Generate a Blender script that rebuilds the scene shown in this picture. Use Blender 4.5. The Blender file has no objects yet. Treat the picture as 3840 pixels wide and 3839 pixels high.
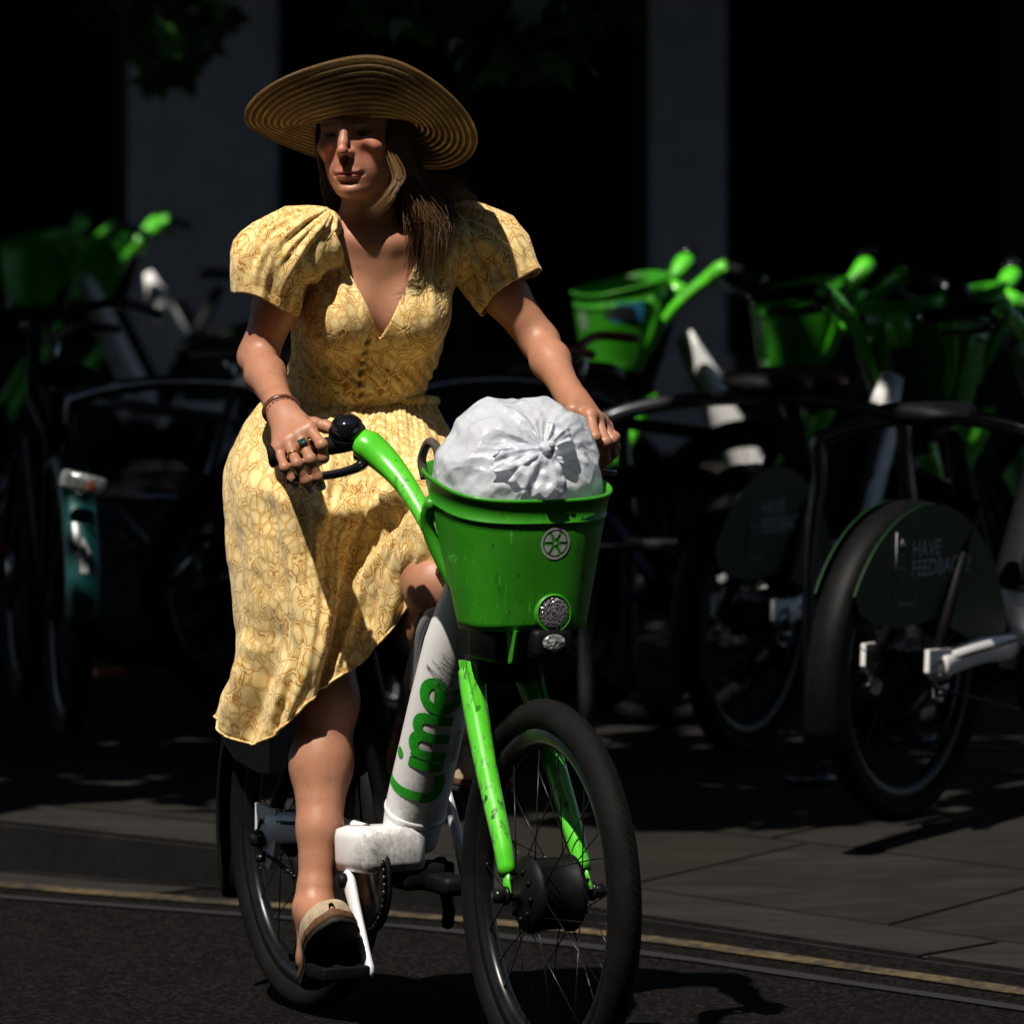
import bpy, bmesh, math, random
import numpy as np
from mathutils import Vector, Matrix, noise as mnoise

random.seed(7); rng = np.random.default_rng(7)
scene = bpy.context.scene
C = scene.collection
R = math.radians

# ------------------------------------------------------------------ camera
CAM_H, FPX, VH = 1.74, 25620.0, 360.0          # eye height, focal length and horizon row of the photograph (pixels of 3840)
cam = bpy.data.cameras.new('camera'); cam_o = bpy.data.objects.new('camera', cam); C.objects.link(cam_o)
cam_o.location = (0, 0, CAM_H); cam_o.rotation_euler = (R(90), 0, 0)
cam.sensor_width = 36; cam.lens = FPX / 3840 * 36
cam.shift_y = -(1919.5 - VH) / 3840
cam.clip_start = .1; cam.clip_end = 600
cam.dof.use_dof = True; cam.dof.focus_distance = 12.25; cam.dof.aperture_fstop = 6.3
scene.camera = cam_o

# ------------------------------------------------------------------ sky, sun, exposure
SUN_EL, SUN_AZ = 60.0, 31.0        # degrees; azimuth is measured from the camera's side towards the left
world = bpy.data.worlds.new('World'); scene.world = world; world.use_nodes = True
wn = world.node_tree.nodes; wl = world.node_tree.links; wn.clear()
sky = wn.new('ShaderNodeTexSky'); sky.sky_type = 'NISHITA'; sky.sun_disc = False
bg = wn.new('ShaderNodeBackground'); bg.inputs[1].default_value = .05
wo = wn.new('ShaderNodeOutputWorld'); wl.new(sky.outputs[0], bg.inputs[0]); wl.new(bg.outputs[0], wo.inputs[0])
sun_dir = Vector((-math.sin(R(SUN_AZ)) * math.cos(R(SUN_EL)), -math.cos(R(SUN_AZ)) * math.cos(R(SUN_EL)), math.sin(R(SUN_EL))))
sky.sun_elevation = R(SUN_EL); sky.sun_rotation = math.atan2(sun_dir.x, sun_dir.y)
sl = bpy.data.lights.new('sun', 'SUN'); sl.energy = 5.0; sl.angle = R(.53); sl.color = (1, .93, .82)
so = bpy.data.objects.new('sun', sl); C.objects.link(so)
so.rotation_euler = sun_dir.to_track_quat('Z', 'Y').to_euler(); so.location = (-4, -4, 9)
scene.view_settings.view_transform = 'Standard'; scene.view_settings.look = 'None'
scene.view_settings.gamma = 1; scene.view_settings.use_curve_mapping = False
scene.view_settings.exposure = .30
scene.render.engine = 'CYCLES'
scene.cycles.use_denoising = True; scene.cycles.use_adaptive_sampling = True; scene.cycles.adaptive_threshold = .03
scene.cycles.max_bounces = 5; scene.cycles.diffuse_bounces = 2; scene.cycles.glossy_bounces = 2
scene.cycles.transmission_bounces = 3; scene.cycles.transparent_max_bounces = 6
scene.cycles.caustics_reflective = False; scene.cycles.caustics_refractive = False

# ------------------------------------------------------------------ helpers
def tag(o, label=None, cat=None, group=None, kind=None):
    for k, v in (('label', label), ('category', cat), ('group', group), ('kind', kind)):
        if v: o[k] = v
    return o
def empty(name, loc=(0, 0, 0), rz=0.0):
    o = bpy.data.objects.new(name, None); o.empty_display_size = .1; C.objects.link(o)
    o.location = loc; o.rotation_euler = (0, 0, rz); return o
def link_mesh(name, me, parent=None):
    o = bpy.data.objects.new(name, me); C.objects.link(o)
    if parent: o.parent = parent
    return o
def mesh_from(name, v, f, mat=None, smooth=True):
    me = bpy.data.meshes.new(name)
    v = np.asarray(v, dtype=np.float32).reshape(-1, 3)
    me.from_pydata(v.tolist(), [], [tuple(int(i) for i in q) for q in f]); me.update()
    if mat: me.materials.append(mat)
    if smooth: me.polygons.foreach_set('use_smooth', np.ones(len(me.polygons), dtype=bool))
    return me
def obj(name, v, f, mat, parent=None, smooth=True):
    return link_mesh(name, mesh_from(name, v, f, mat, smooth), parent)
class MB:
    "collects shapes into one mesh"
    def __init__(s): s.v = []; s.f = []; s.n = 0
    def add(s, vf):
        v, f = vf; v = np.asarray(v, float).reshape(-1, 3); s.v.append(v)
        s.f += [tuple(i + s.n for i in q) for q in f]; s.n += len(v); return s
    def build(s, name, mat, parent=None, smooth=True):
        return obj(name, np.concatenate(s.v), s.f, mat, parent, smooth)
def frame_of(d):
    d = np.asarray(d, float); d = d / np.linalg.norm(d)
    a = np.array([0, 0, 1.]) if abs(d[2]) < .9 else np.array([1., 0, 0])
    u = np.cross(a, d); u /= np.linalg.norm(u); return u, np.cross(d, u), d
def tube(pts, rad, seg=12, caps=True, closed=False, flat=1.0, flat_axis=None):
    "tube along a polyline; rad number or list; flat squeezes along flat_axis"
    P = np.asarray(pts, float); n = len(P)
    r = np.full(n, rad) if np.isscalar(rad) else np.asarray(rad, float)
    if closed: T = np.roll(P, -1, 0) - np.roll(P, 1, 0)
    else: T = np.gradient(P, axis=0)
    T /= np.linalg.norm(T, axis=1)[:, None] + 1e-12
    u, w, _ = frame_of(T[0]); V = []
    for i in range(n):
        u = u - T[i] * u.dot(T[i]); u /= np.linalg.norm(u); w = np.cross(T[i], u)
        for k in range(seg):
            a = 2 * math.pi * k / seg
            o = r[i] * (math.cos(a) * u + math.sin(a) * w)
            if flat_axis is not None:
                fa = np.asarray(flat_axis, float); o = o - fa * (o.dot(fa)) * (1 - flat)
            V.append(P[i] + o)
    F = []
    m = n if closed else n - 1
    for i in range(m):
        j = (i + 1) % n
        for k in range(seg):
            k2 = (k + 1) % seg
            F.append((i * seg + k, i * seg + k2, j * seg + k2, j * seg + k))
    if caps and not closed:
        F.append(tuple(range(seg))[::-1]); F.append(tuple((n - 1) * seg + k for k in range(seg)))
    return np.array(V), F
def loft(rings, cap0=True, cap1=True, closed=True):
    n = len(rings[0]); V = np.concatenate([np.asarray(r, float) for r in rings]); F = []
    for i in range(len(rings) - 1):
        for k in range(n if closed else n - 1):
            k2 = (k + 1) % n
            F.append((i * n + k, i * n + k2, (i + 1) * n + k2, (i + 1) * n + k))
    if cap0: F.append(tuple(range(n))[::-1])
    if cap1: F.append(tuple((len(rings) - 1) * n + k for k in range(n)))
    return V, F
def box(c, s, bev=0.0, rot=None):
    bm = bmesh.new(); bmesh.ops.create_cube(bm, size=1)
    for v in bm.verts: v.co = Vector((v.co.x * s[0], v.co.y * s[1], v.co.z * s[2]))
    if bev: bmesh.ops.bevel(bm, geom=list(bm.edges), offset=bev, segments=2, profile=.6, affect='EDGES')
    V = np.array([v.co[:] for v in bm.verts]); F = [tuple(v.index for v in f.verts) for f in bm.faces]; bm.free()
    if rot is not None: V = V @ np.array(rot).T
    return V + np.asarray(c, float), F
def lathe(profile, axis='y', seg=32, c=(0, 0, 0)):
    "profile: list of (radius, height) turned round an axis"
    V = []; 
    for r, h in profile:
        for k in range(seg):
            a = 2 * math.pi * k / seg; p = (r * math.cos(a), r * math.sin(a), h)
            V.append({'y': (p[0], p[2], p[1]), 'z': p, 'x': (p[2], p[0], p[1])}[axis])
    V = np.array(V) + np.asarray(c, float); F = []; n = len(profile)
    for i in range(n - 1):
        for k in range(seg):
            k2 = (k + 1) % seg; F.append((i * seg + k, i * seg + k2, (i + 1) * seg + k2, (i + 1) * seg + k))
    if profile[0][0] > 1e-6: F.append(tuple(range(seg))[::-1])
    if profile[-1][0] > 1e-6: F.append(tuple((n - 1) * seg + k for k in range(seg)))
    return V, F
def prism(poly, y0, y1):
    "polygon in x,z extruded along y"
    n = len(poly); V = [(p[0], y0, p[1]) for p in poly] + [(p[0], y1, p[1]) for p in poly]
    F = [tuple(range(n)), tuple(range(n, 2 * n))[::-1]] + [(i, n + i, n + (i + 1) % n, (i + 1) % n) for i in range(n)]
    return np.array(V), F
def bez(pts, n=24):
    "Catmull-Rom through points"
    P = np.asarray(pts, float); P = np.vstack([2 * P[0] - P[1], P, 2 * P[-1] - P[-2]]); out = []
    m = len(P) - 3; per = max(2, n // m)
    for i in range(m):
        a, b, c, d = P[i:i + 4]
        for t in np.linspace(0, 1, per, endpoint=False):
            out.append(.5 * ((2 * b) + (-a + c) * t + (2 * a - 5 * b + 4 * c - d) * t * t + (-a + 3 * b - 3 * c + d) * t ** 3))
    out.append(P[-2]); return np.array(out)
def vnoise(P, scale, seed=0.0):
    P = np.asarray(P, float).reshape(-1, 3) * scale + seed
    return np.array([mnoise.noise(Vector(p)) for p in P])
def copy_tree(o, parent=None):
    c = o.copy(); C.objects.link(c)
    if parent: c.parent = parent
    for ch in list(o.children): copy_tree(ch, c)
    return c

# ------------------------------------------------------------------ materials
class NT:
    def __init__(s, name):
        s.m = bpy.data.materials.new(name); s.m.use_nodes = True; s.t = s.m.node_tree
        s.b = s.t.nodes['Principled BSDF']; s.out = s.t.nodes['Material Output']
        s.tc = s.t.nodes.new('ShaderNodeTexCoord')
    def n(s, typ, **kw):
        x = s.t.nodes.new(typ)
        for k, v in kw.items():
            if k.startswith('i_'): x.inputs[k[2:].replace('_', ' ')].default_value = v
            else: setattr(x, k, v)
        return x
    def l(s, a, b): s.t.links.new(a, b)
    def noise(s, scale, detail=4, rough=.55, vec=None, dist=0.0):
        x = s.n('ShaderNodeTexNoise'); x.inputs['Scale'].default_value = scale; x.inputs['Detail'].default_value = detail
        x.inputs['Roughness'].default_value = rough; x.inputs['Distortion'].default_value = dist
        s.l(vec or s.tc.outputs['Object'], x.inputs['Vector']); return x.outputs['Fac']
    def ramp(s, fac, stops, interp='LINEAR'):
        x = s.n('ShaderNodeValToRGB'); x.color_ramp.interpolation = interp
        e = x.color_ramp.elements
        while len(e) < len(stops): e.new(.5)
        for i, (p, c) in enumerate(stops):
            e[i].position = p; e[i].color = (*c, 1) if not np.isscalar(c) else (c, c, c, 1)
        s.l(fac, x.inputs[0]); return x.outputs[0]
    def mix(s, fac, a, b, mode='MIX'):
        x = s.n('ShaderNodeMix', data_type='RGBA', blend_type=mode)
        for inp, v in ((x.inputs[0], fac), (x.inputs[6], a), (x.inputs[7], b)):
            if hasattr(v, 'links'): s.l(v, inp)
            elif np.isscalar(v): inp.default_value = v
            else: inp.default_value = (*v, 1)
        return x.outputs[2]
    def math(s, op, a, b=0.0, clamp=False):
        x = s.n('ShaderNodeMath', operation=op, use_clamp=clamp)
        for inp, v in ((x.inputs[0], a), (x.inputs[1], b)):
            if hasattr(v, 'links'): s.l(v, inp)
            else: inp.default_value = v
        return x.outputs[0]
    def bump(s, h, strength=.3, dist=.002):
        x = s.n('ShaderNodeBump'); x.inputs['Strength'].default_value = strength; x.inputs['Distance'].default_value = dist
        s.l(h, x.inputs['Height']); s.l(x.outputs[0], s.b.inputs['Normal']); return x.outputs[0]
    def set(s, **kw):
        for k, v in kw.items():
            i = s.b.inputs[{'col': 'Base Color', 'rough': 'Roughness', 'metal': 'Metallic', 'spec': 'Specular IOR Level',
                'sss': 'Subsurface Weight', 'trans': 'Transmission Weight', 'coat': 'Coat Weight', 'sheen': 'Sheen Weight', 'alpha': 'Alpha', 'ior': 'IOR'}[k]]
            if hasattr(v, 'links'): s.l(v, i)
            elif np.isscalar(v): i.default_value = v
            else: i.default_value = (*v, 1)
        return s
def simple(name, col, rough=.5, metal=0.0, var=.15, scale=30, spec=.5, coat=0.0):
    t = NT(name); nz = t.noise(scale, 5)
    c0 = tuple(c * (1 - var) for c in col); c1 = tuple(min(1, c * (1 + var)) for c in col)
    t.set(col=t.ramp(nz, [(.3, c0), (.7, c1)]), rough=rough, metal=metal, spec=spec, coat=coat)
    t.bump(nz, .12, .0006); return t.m

def paint(name, base, light, dark, chip=.62, rough=.32, coat=.3):
    t = NT(name)
    mp = t.n('ShaderNodeMapping'); t.l(t.tc.outputs['Object'], mp.inputs[0]); mp.inputs['Scale'].default_value = (60, 60, 9); mp.inputs['Rotation'].default_value = (.5, .8, .3)
    sc1 = t.noise(1.0, 6, .7, mp.outputs[0], 1.2)
    blot = t.noise(9, 5, .6); fine = t.noise(70, 6, .7)
    c = t.mix(t.ramp(blot, [(.35, 0.), (.7, 1.)]), base, light)
    m = t.math('MULTIPLY', t.ramp(sc1, [(chip, 0.), (chip + .03, 1.)]), t.ramp(blot, [(.45, 0.), (.6, 1.)]))
    m2 = t.math('MULTIPLY', t.ramp(fine, [(.64, 0.), (.67, 1.)]), .8)
    mp2 = t.n('ShaderNodeMapping'); t.l(t.tc.outputs['Object'], mp2.inputs[0]); mp2.inputs['Scale'].default_value = (9, 140, 30); mp2.inputs['Rotation'].default_value = (.9, .2, .5)
    sc2 = t.noise(1.0, 3, .5, mp2.outputs[0], .8)
    c = t.mix(t.math('MULTIPLY', t.ramp(sc2, [(.66, 0.), (.69, 1.)]), t.ramp(blot, [(.4, 0.), (.6, .55)])), c, tuple(min(1, x * 2.0 + .05) for x in light))
    c = t.mix(t.math('MAXIMUM', m, m2), c, dark)
    t.set(col=c, rough=t.ramp(blot, [(.3, rough), (.75, rough + .2)]), coat=coat)
    t.b.inputs['Coat Roughness'].default_value = .15
    t.bump(t.math('ADD', t.math('MULTIPLY', m, -1.0), t.math('MULTIPLY', fine, .25)), .35, .0008)
    return t.m
M = {}
M['green_plastic'] = paint('green_plastic', (.022, .215, .004), (.03, .26, .006), (.010, .075, .005), .60, .38, .15)
M['green_paint'] = paint('green_paint', (.07, .52, .015), (.12, .62, .04), (.016, .04, .012), .535, .25, .6)
def white_paint():
    t = NT('white_paint'); blot = t.noise(14, 6, .65); fine = t.noise(120, 6, .75)
    sep = t.n('ShaderNodeSeparateXYZ'); t.l(t.tc.outputs['Object'], sep.inputs[0])
    # road dirt thrown up by the front wheel: thicker on the forward, lower side of the tube
    side = t.math('ADD', t.math('MULTIPLY', sep.outputs[0], 5.2), t.math('MULTIPLY', sep.outputs[2], -2.9))
    dirt = t.math('ADD', side, t.math('MULTIPLY', t.math('ADD', fine, blot), .75))
    dm = t.ramp(t.math('SUBTRACT', dirt, 2.34), [(.0, 0.), (.55, .92)])
    spk = t.ramp(t.math('MULTIPLY', fine, t.ramp(blot, [(.3, .75), (.7, 1.05)])), [(.64, 0.), (.68, .85)])
    c = t.mix(t.math('MAXIMUM', dm, spk), (.78, .77, .78), (.035, .032, .028))
    t.set(col=c, rough=t.ramp(blot, [(.3, .28), (.7, .5)]), coat=.25); t.bump(fine, .12, .0005); return t.m
M['white_paint'] = white_paint()
M['black_plastic'] = simple('black_plastic', (.0035, .0035, .004), .55, 0, .4, 40, .12)
M['black_gloss'] = simple('black_gloss', (.006, .006, .008), .12, 0, .3, 20, .5, .5)
M['rubber'] = simple('rubber', (.005, .005, .005), .75, 0, .4, 60, .12)
def tyre_mat():
    t = NT('tyre_rubber'); uv = t.tc.outputs['UV']
    sep = t.n('ShaderNodeSeparateXYZ'); t.l(uv, sep.inputs[0])
    # chevron sipes: u runs round the wheel, v across the tread
    v = t.math('ABSOLUTE', t.math('SUBTRACT', sep.outputs[1], .5))
    ph = t.math('ADD', t.math('MULTIPLY', sep.outputs[0], 120.0), t.math('MULTIPLY', v, 9.0))
    saw = t.math('FRACT', ph); groove = t.ramp(saw, [(0, 0.), (.10, 0.), (.2, 1.), (.9, 1.), (1, 0.)])
    tread = t.ramp(v, [(.20, 1.), (.26, 0.)])
    h = t.math('MULTIPLY', t.math('SUBTRACT', groove, 1.0), tread)
    nz = t.noise(90, 5); dust = t.noise(18, 5, .7)
    t.set(col=t.mix(t.ramp(dust, [(.4, 0.), (.8, .8)]), (.0035, .0035, .0035), (.010, .0095, .009)), rough=.75, spec=.10)
    t.bump(t.math('ADD', h, t.math('MULTIPLY', nz, .15)), 1.0, .006); return t.m
M['tyre'] = tyre_mat()
M['dark_metal'] = simple('dark_metal', (.006, .006, .0065), .30, 0, .4, 50, .3)
M['steel'] = simple('steel', (.5, .51, .53), .2, 1.0, .15, 60)
M['alloy'] = simple('alloy', (.80, .80, .83), .3, .25, .06, 80)
M['chrome_bell'] = simple('chrome_bell', (.05, .055, .065), .06, .9, .1, 5)
M['grey_plastic'] = simple('grey_plastic', (.16, .16, .17), .45, 0, .15, 40)
M['dark_green'] = simple('dark_green', (.002, .026, .006), .5, 0, .25, 12, .25)
M['scuff'] = simple('grey_scuff', (.20, .20, .21), .6, 0, .4, 90)
M['teal'] = simple('teal', (.004, .05, .05), .3, 0, .2, 12)
M['print_white'] = simple('print_white', (.42, .42, .44), .5, 0, .15, 200)
M['print_dim'] = simple('print_dim', (.30, .30, .34), .5, 0, .2, 150)
M['print_green'] = simple('print_green', (.015, .30, .012), .45, 0, .25, 90)
M['blue_sticker'] = simple('blue_sticker', (.03, .22, .5), .5, 0, .15, 20)
M['print_black'] = simple('print_black', (.006, .006, .008), .6, 0, .1, 50)
M['orange'] = simple('orange_rubber', (.5, .09, .02), .5, 0, .2, 40)
M['red'] = simple('red_paint', (.3, .012, .02), .4, 0, .2, 30)
M['brown_leather'] = simple('brown_leather', (.09, .028, .014), .5, 0, .35, 60)
def lens_mat(name, col, bumpscale, metal=.6):
    t = NT(name); vo = t.n('ShaderNodeTexVoronoi'); vo.inputs['Scale'].default_value = bumpscale
    t.l(t.tc.outputs['Object'], vo.inputs['Vector'])
    t.set(col=t.ramp(vo.outputs['Distance'], [(.0, tuple(min(1, c * 1.6) for c in col)), (.6, tuple(c * .5 for c in col))]), rough=.12, metal=metal, coat=.8)
    t.bump(vo.outputs['Distance'], 1.0, .003); return t.m
M['reflector'] = lens_mat('reflector_lens', (.32, .30, .33), 260)
M['headlamp'] = lens_mat('headlamp_lens', (.6, .65, .66), 120)

# ------------------------------------------------------------------ the hire bike (x forward from the rear axle, y left, z up)
WR, RZ = .34, .34            # wheel radius, axle height
FAX = 1.10                   # front axle
def torus_tyre(R0, r, seg=120, ring=16):
    V = []; UV = []
    for i in range(seg):
        a = 2 * math.pi * i / seg
        for k in range(ring):
            b = 2 * math.pi * k / ring
            rr = r * (1 + .06 * math.cos(b) ** 8 * (1 if math.cos(b) > 0 else 0))
            V.append(((R0 + rr * math.cos(b)) * math.cos(a), rr * 1.02 * math.sin(b), (R0 + rr * math.cos(b)) * math.sin(a)))
    F = [(i * ring + k, i * ring + (k + 1) % ring, ((i + 1) % seg) * ring + (k + 1) % ring, ((i + 1) % seg) * ring + k) for i in range(seg) for k in range(ring)]
    me = mesh_from('tyre', V, F, M['tyre'])
    uvl = me.uv_layers.new(name='uv').data
    li = 0
    for p in me.polygons:
        i = p.index // ring; k = p.index % ring
        for j, (di, dk) in enumerate(((0, 0), (0, 1), (1, 1), (1, 0))):
            uvl[li].uv = ((i + di) / seg, ((k + dk + ring / 2) / ring)); li += 1
    return me
def rim_mesh():
    prof = [(.287, -.011), (.291, -.014), (.288, -.0165), (.272, -.0165), (.262, -.011), (.258, -.004), (.258, .004), (.262, .011), (.272, .0165), (.288, .0165), (.291, .014), (.287, .011), (.278, .008), (.278, -.008)]
    seg = 96; V = []; n = len(prof)
    for k in range(seg):
        a = 2 * math.pi * k / seg
        for r, h in prof: V.append((r * math.cos(a), h, r * math.sin(a)))
    F = [(k * n + i, k * n + (i + 1) % n, ((k + 1) % seg) * n + (i + 1) % n, ((k + 1) % seg) * n + i) for k in range(seg) for i in range(n)]
    return mesh_from('rim', V, F, M['dark_metal'])
def hub_mesh(big):
    r = .068 if big else .045; w = .05 if big else .045
    prof = [(.0, -w - .03), (.010, -w - .03), (.010, -w - .012), (.030, -w - .010), (r * .8, -w), (r, -w + .008), (r, -w + .016), (r * .93, -w + .02), (r * .93, w - .02), (r, w - .016), (r, w - .008), (r * .8, w), (.03, w + .01), (.01, w + .012), (.01, w + .03), (0, w + .03)]
    v, f = lathe(prof, 'y', 36); mb = MB(); mb.add((v, f))
    if big:
        for s in (-1, 1):
            for k in range(9):
                a = 2 * math.pi * k / 9; mb.add(lathe([(0, -.003), (.005, -.003), (.005, .003), (0, .003)], 'y', 8, (r * .62 * math.cos(a), s * (w + .006), r * .62 * math.sin(a))))
    return mesh_from('hub', np.concatenate(mb.v), mb.f, M['black_plastic'])
def spoke_pts(k, n, big):
    s = 1 if k % 2 else -1; a = 2 * math.pi * k / n
    lead = R(28 if (k // 2) % 2 else -28); r0 = .064 if big else .04
    return [(r0 * math.cos(a + lead), s * .038, r0 * math.sin(a + lead)), (.262 * math.cos(a), s * .004, .262 * math.sin(a))]
TYRE = torus_tyre(.3125, .0275); RIM = rim_mesh(); HUB_BIG = hub_mesh(True); HUB_SMALL = hub_mesh(False)
SPOKE = {}
for big in (True, False):
    for par in range(4):
        p = spoke_pts(par, 28, big); v, f = tube(p, .0013, 5)
        nip, nf = tube([p[1], np.array(p[1]) * .975 + np.array([0, p[1][1] * .025, 0])], .0028, 6)
        mb = MB().add((v, f)).add((nip, nf)); SPOKE[big, par] = mesh_from('spoke', np.concatenate(mb.v), mb.f, M['dark_metal'])
def all_spokes(big):
    mb = MB()
    for k in range(28): mb.add(tube(spoke_pts(k, 28, big), .0014, 4))
    return mesh_from('spokes', np.concatenate(mb.v), mb.f, M['dark_metal'])
SPOKES_JOINED = {b: all_spokes(b) for b in (True, False)}
def wheel(parent, x, big, single_spokes, spin=0.0, steer=None):
    h = link_mesh('wheel', HUB_BIG if big else HUB_SMALL, parent); h.location = (x, 0, RZ); h.rotation_euler = (0, spin, 0)
    link_mesh('tyre', TYRE, h); link_mesh('rim', RIM, h)
    if single_spokes:
        for k in range(28):
            o = link_mesh('spoke', SPOKE[big, k % 4], h); o.rotation_euler = (0, -2 * math.pi * (k - k % 4) / 28, 0)
        v, f = tube([(.262, .004, 0), (.225, .004, 0)], [.004, .0035], 8)
        obj('valve', v, f, M['steel'], h).rotation_euler = (0, R(20), 0)
    else: tag(link_mesh('spokes', SPOKES_JOINED[big], h), kind='stuff')
    return h
def superell(cx, a, b, z, n=56, e=3.2, slope=0.0, zfun=None):
    out = []
    for k in range(n):
        t = 2 * math.pi * k / n; c, s = math.cos(t), math.sin(t)
        x = cx + a * abs(c) ** (2 / e) * (1 if c > 0 else -1); y = b * abs(s) ** (2 / e) * (1 if s > 0 else -1)
        out.append((x, y, z + (zfun(x) if zfun else 0)))
    return np.array(out)
BK = dict(z0=.798, z1=1.062, cx0=.985, cx1=.962, a0=.080, a1=.136, b0=.110, b1=.158)
def bk_ring(f, grow=0.0, n=56):
    z = BK['z0'] + (BK['z1'] - BK['z0']) * f
    a = BK['a0'] + (BK['a1'] - BK['a0']) * f + grow; b = BK['b0'] + (BK['b1'] - BK['b0']) * f + grow
    cx = BK['cx0'] + (BK['cx1'] - BK['cx0']) * f
    return superell(cx, a, b, z, n, 3.0, zfun=lambda x: -f * (x - cx) * .23)
def bk_front(y, z):
    "x of the basket's front wall at a given y, z"
    f = (z - BK['z0']) / (BK['z1'] - BK['z0'])
    for _ in range(4): f = (z - BK['z0']) / (BK['z1'] - BK['z0'] - .23 * (BK['a0'] + (BK['a1'] - BK['a0']) * f))
    a = BK['a0'] + (BK['a1'] - BK['a0']) * f; b = BK['b0'] + (BK['b1'] - BK['b0']) * f
    cx = BK['cx0'] + (BK['cx1'] - BK['cx0']) * f
    return cx + a * max(0, 1 - abs(y / b) ** 3.0) ** (1 / 3.0)
def basket(parent, detail):
    rings = []
    # outer wall with the two moulded lines under the lip, rolled lip, inner wall
    fs = [(0, -.008), (.004, 0)] + [(f, 0) for f in np.linspace(.06, .74, 8)] + [(.80, -.001), (.806, .0018), (.818, .0018), (.824, 0), (.96, .0005), (.965, .003), (.988, .004), (1, .0035), (1.006, .0005), (1.0, -.003), (.9, -.006), (.5, -.006), (.08, -.007), (.06, -.03)]
    for f, g in fs: rings.append(bk_ring(f, g))
    v, fc = loft(rings)
    b = obj('basket', v, fc, M['green_plastic'], parent)
    # lime-slice emblem on the front wall
    def decal(poly, off=.0005):
        return np.array([(bk_front(p[0], p[1]) + off, p[0], p[1]) for p in poly])
    cy, cz, rr = 0.018, .953, .0285
    mb = MB()
    n = 40; ring_o = [(cy + rr * math.cos(2 * math.pi * k / n), cz + rr * math.sin(2 * math.pi * k / n)) for k in range(n)]
    ring_i = [(cy + rr * .86 * math.cos(2 * math.pi * k / n), cz + rr * .86 * math.sin(2 * math.pi * k / n)) for k in range(n)]
    mb.add((np.concatenate([decal(ring_o), decal(ring_i)]), [(k, (k + 1) % n, n + (k + 1) % n, n + k) for k in range(n)]))
    for k in range(6):
        a0 = 2 * math.pi * (k + .5) / 6; seg = []
        for (r_, da) in ((.26, 0), (.5, -.33), (.70, -.40), (.76, -.30), (.775, 0), (.76, .30), (.70, .40), (.5, .33)):
            seg.append((cy + rr * r_ * math.cos(a0 + da), cz + rr * r_ * math.sin(a0 + da)))
        mb.add((decal(seg), [tuple(range(len(seg)))]))
    dot = [(cy + rr * .11 * math.cos(2 * math.pi * k / 12), cz + rr * .11 * math.sin(2 * math.pi * k / 12)) for k in range(12)]
    mb.add((decal(dot), [tuple(range(12))]))
    mb.build('emblem', M['print_white'], b)
    xr = bk_front(.02, .829)
    v, f = lathe([(0, -.012), (.034, -.012), (.036, .0), (.034, .008), (.031, .010), (.031, .006), (0, .006)], 'x', 32, (xr, .020, .829))
    obj('reflector_housing', v, f, M['green_plastic'], b)
    v, f = lathe([(0.030, .0065), (.028, .009), (.02, .0105), (0, .0115)], 'x', 32, (xr, .020, .829))
    obj('reflector', v, f, M['reflector'], b)
    return b
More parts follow.
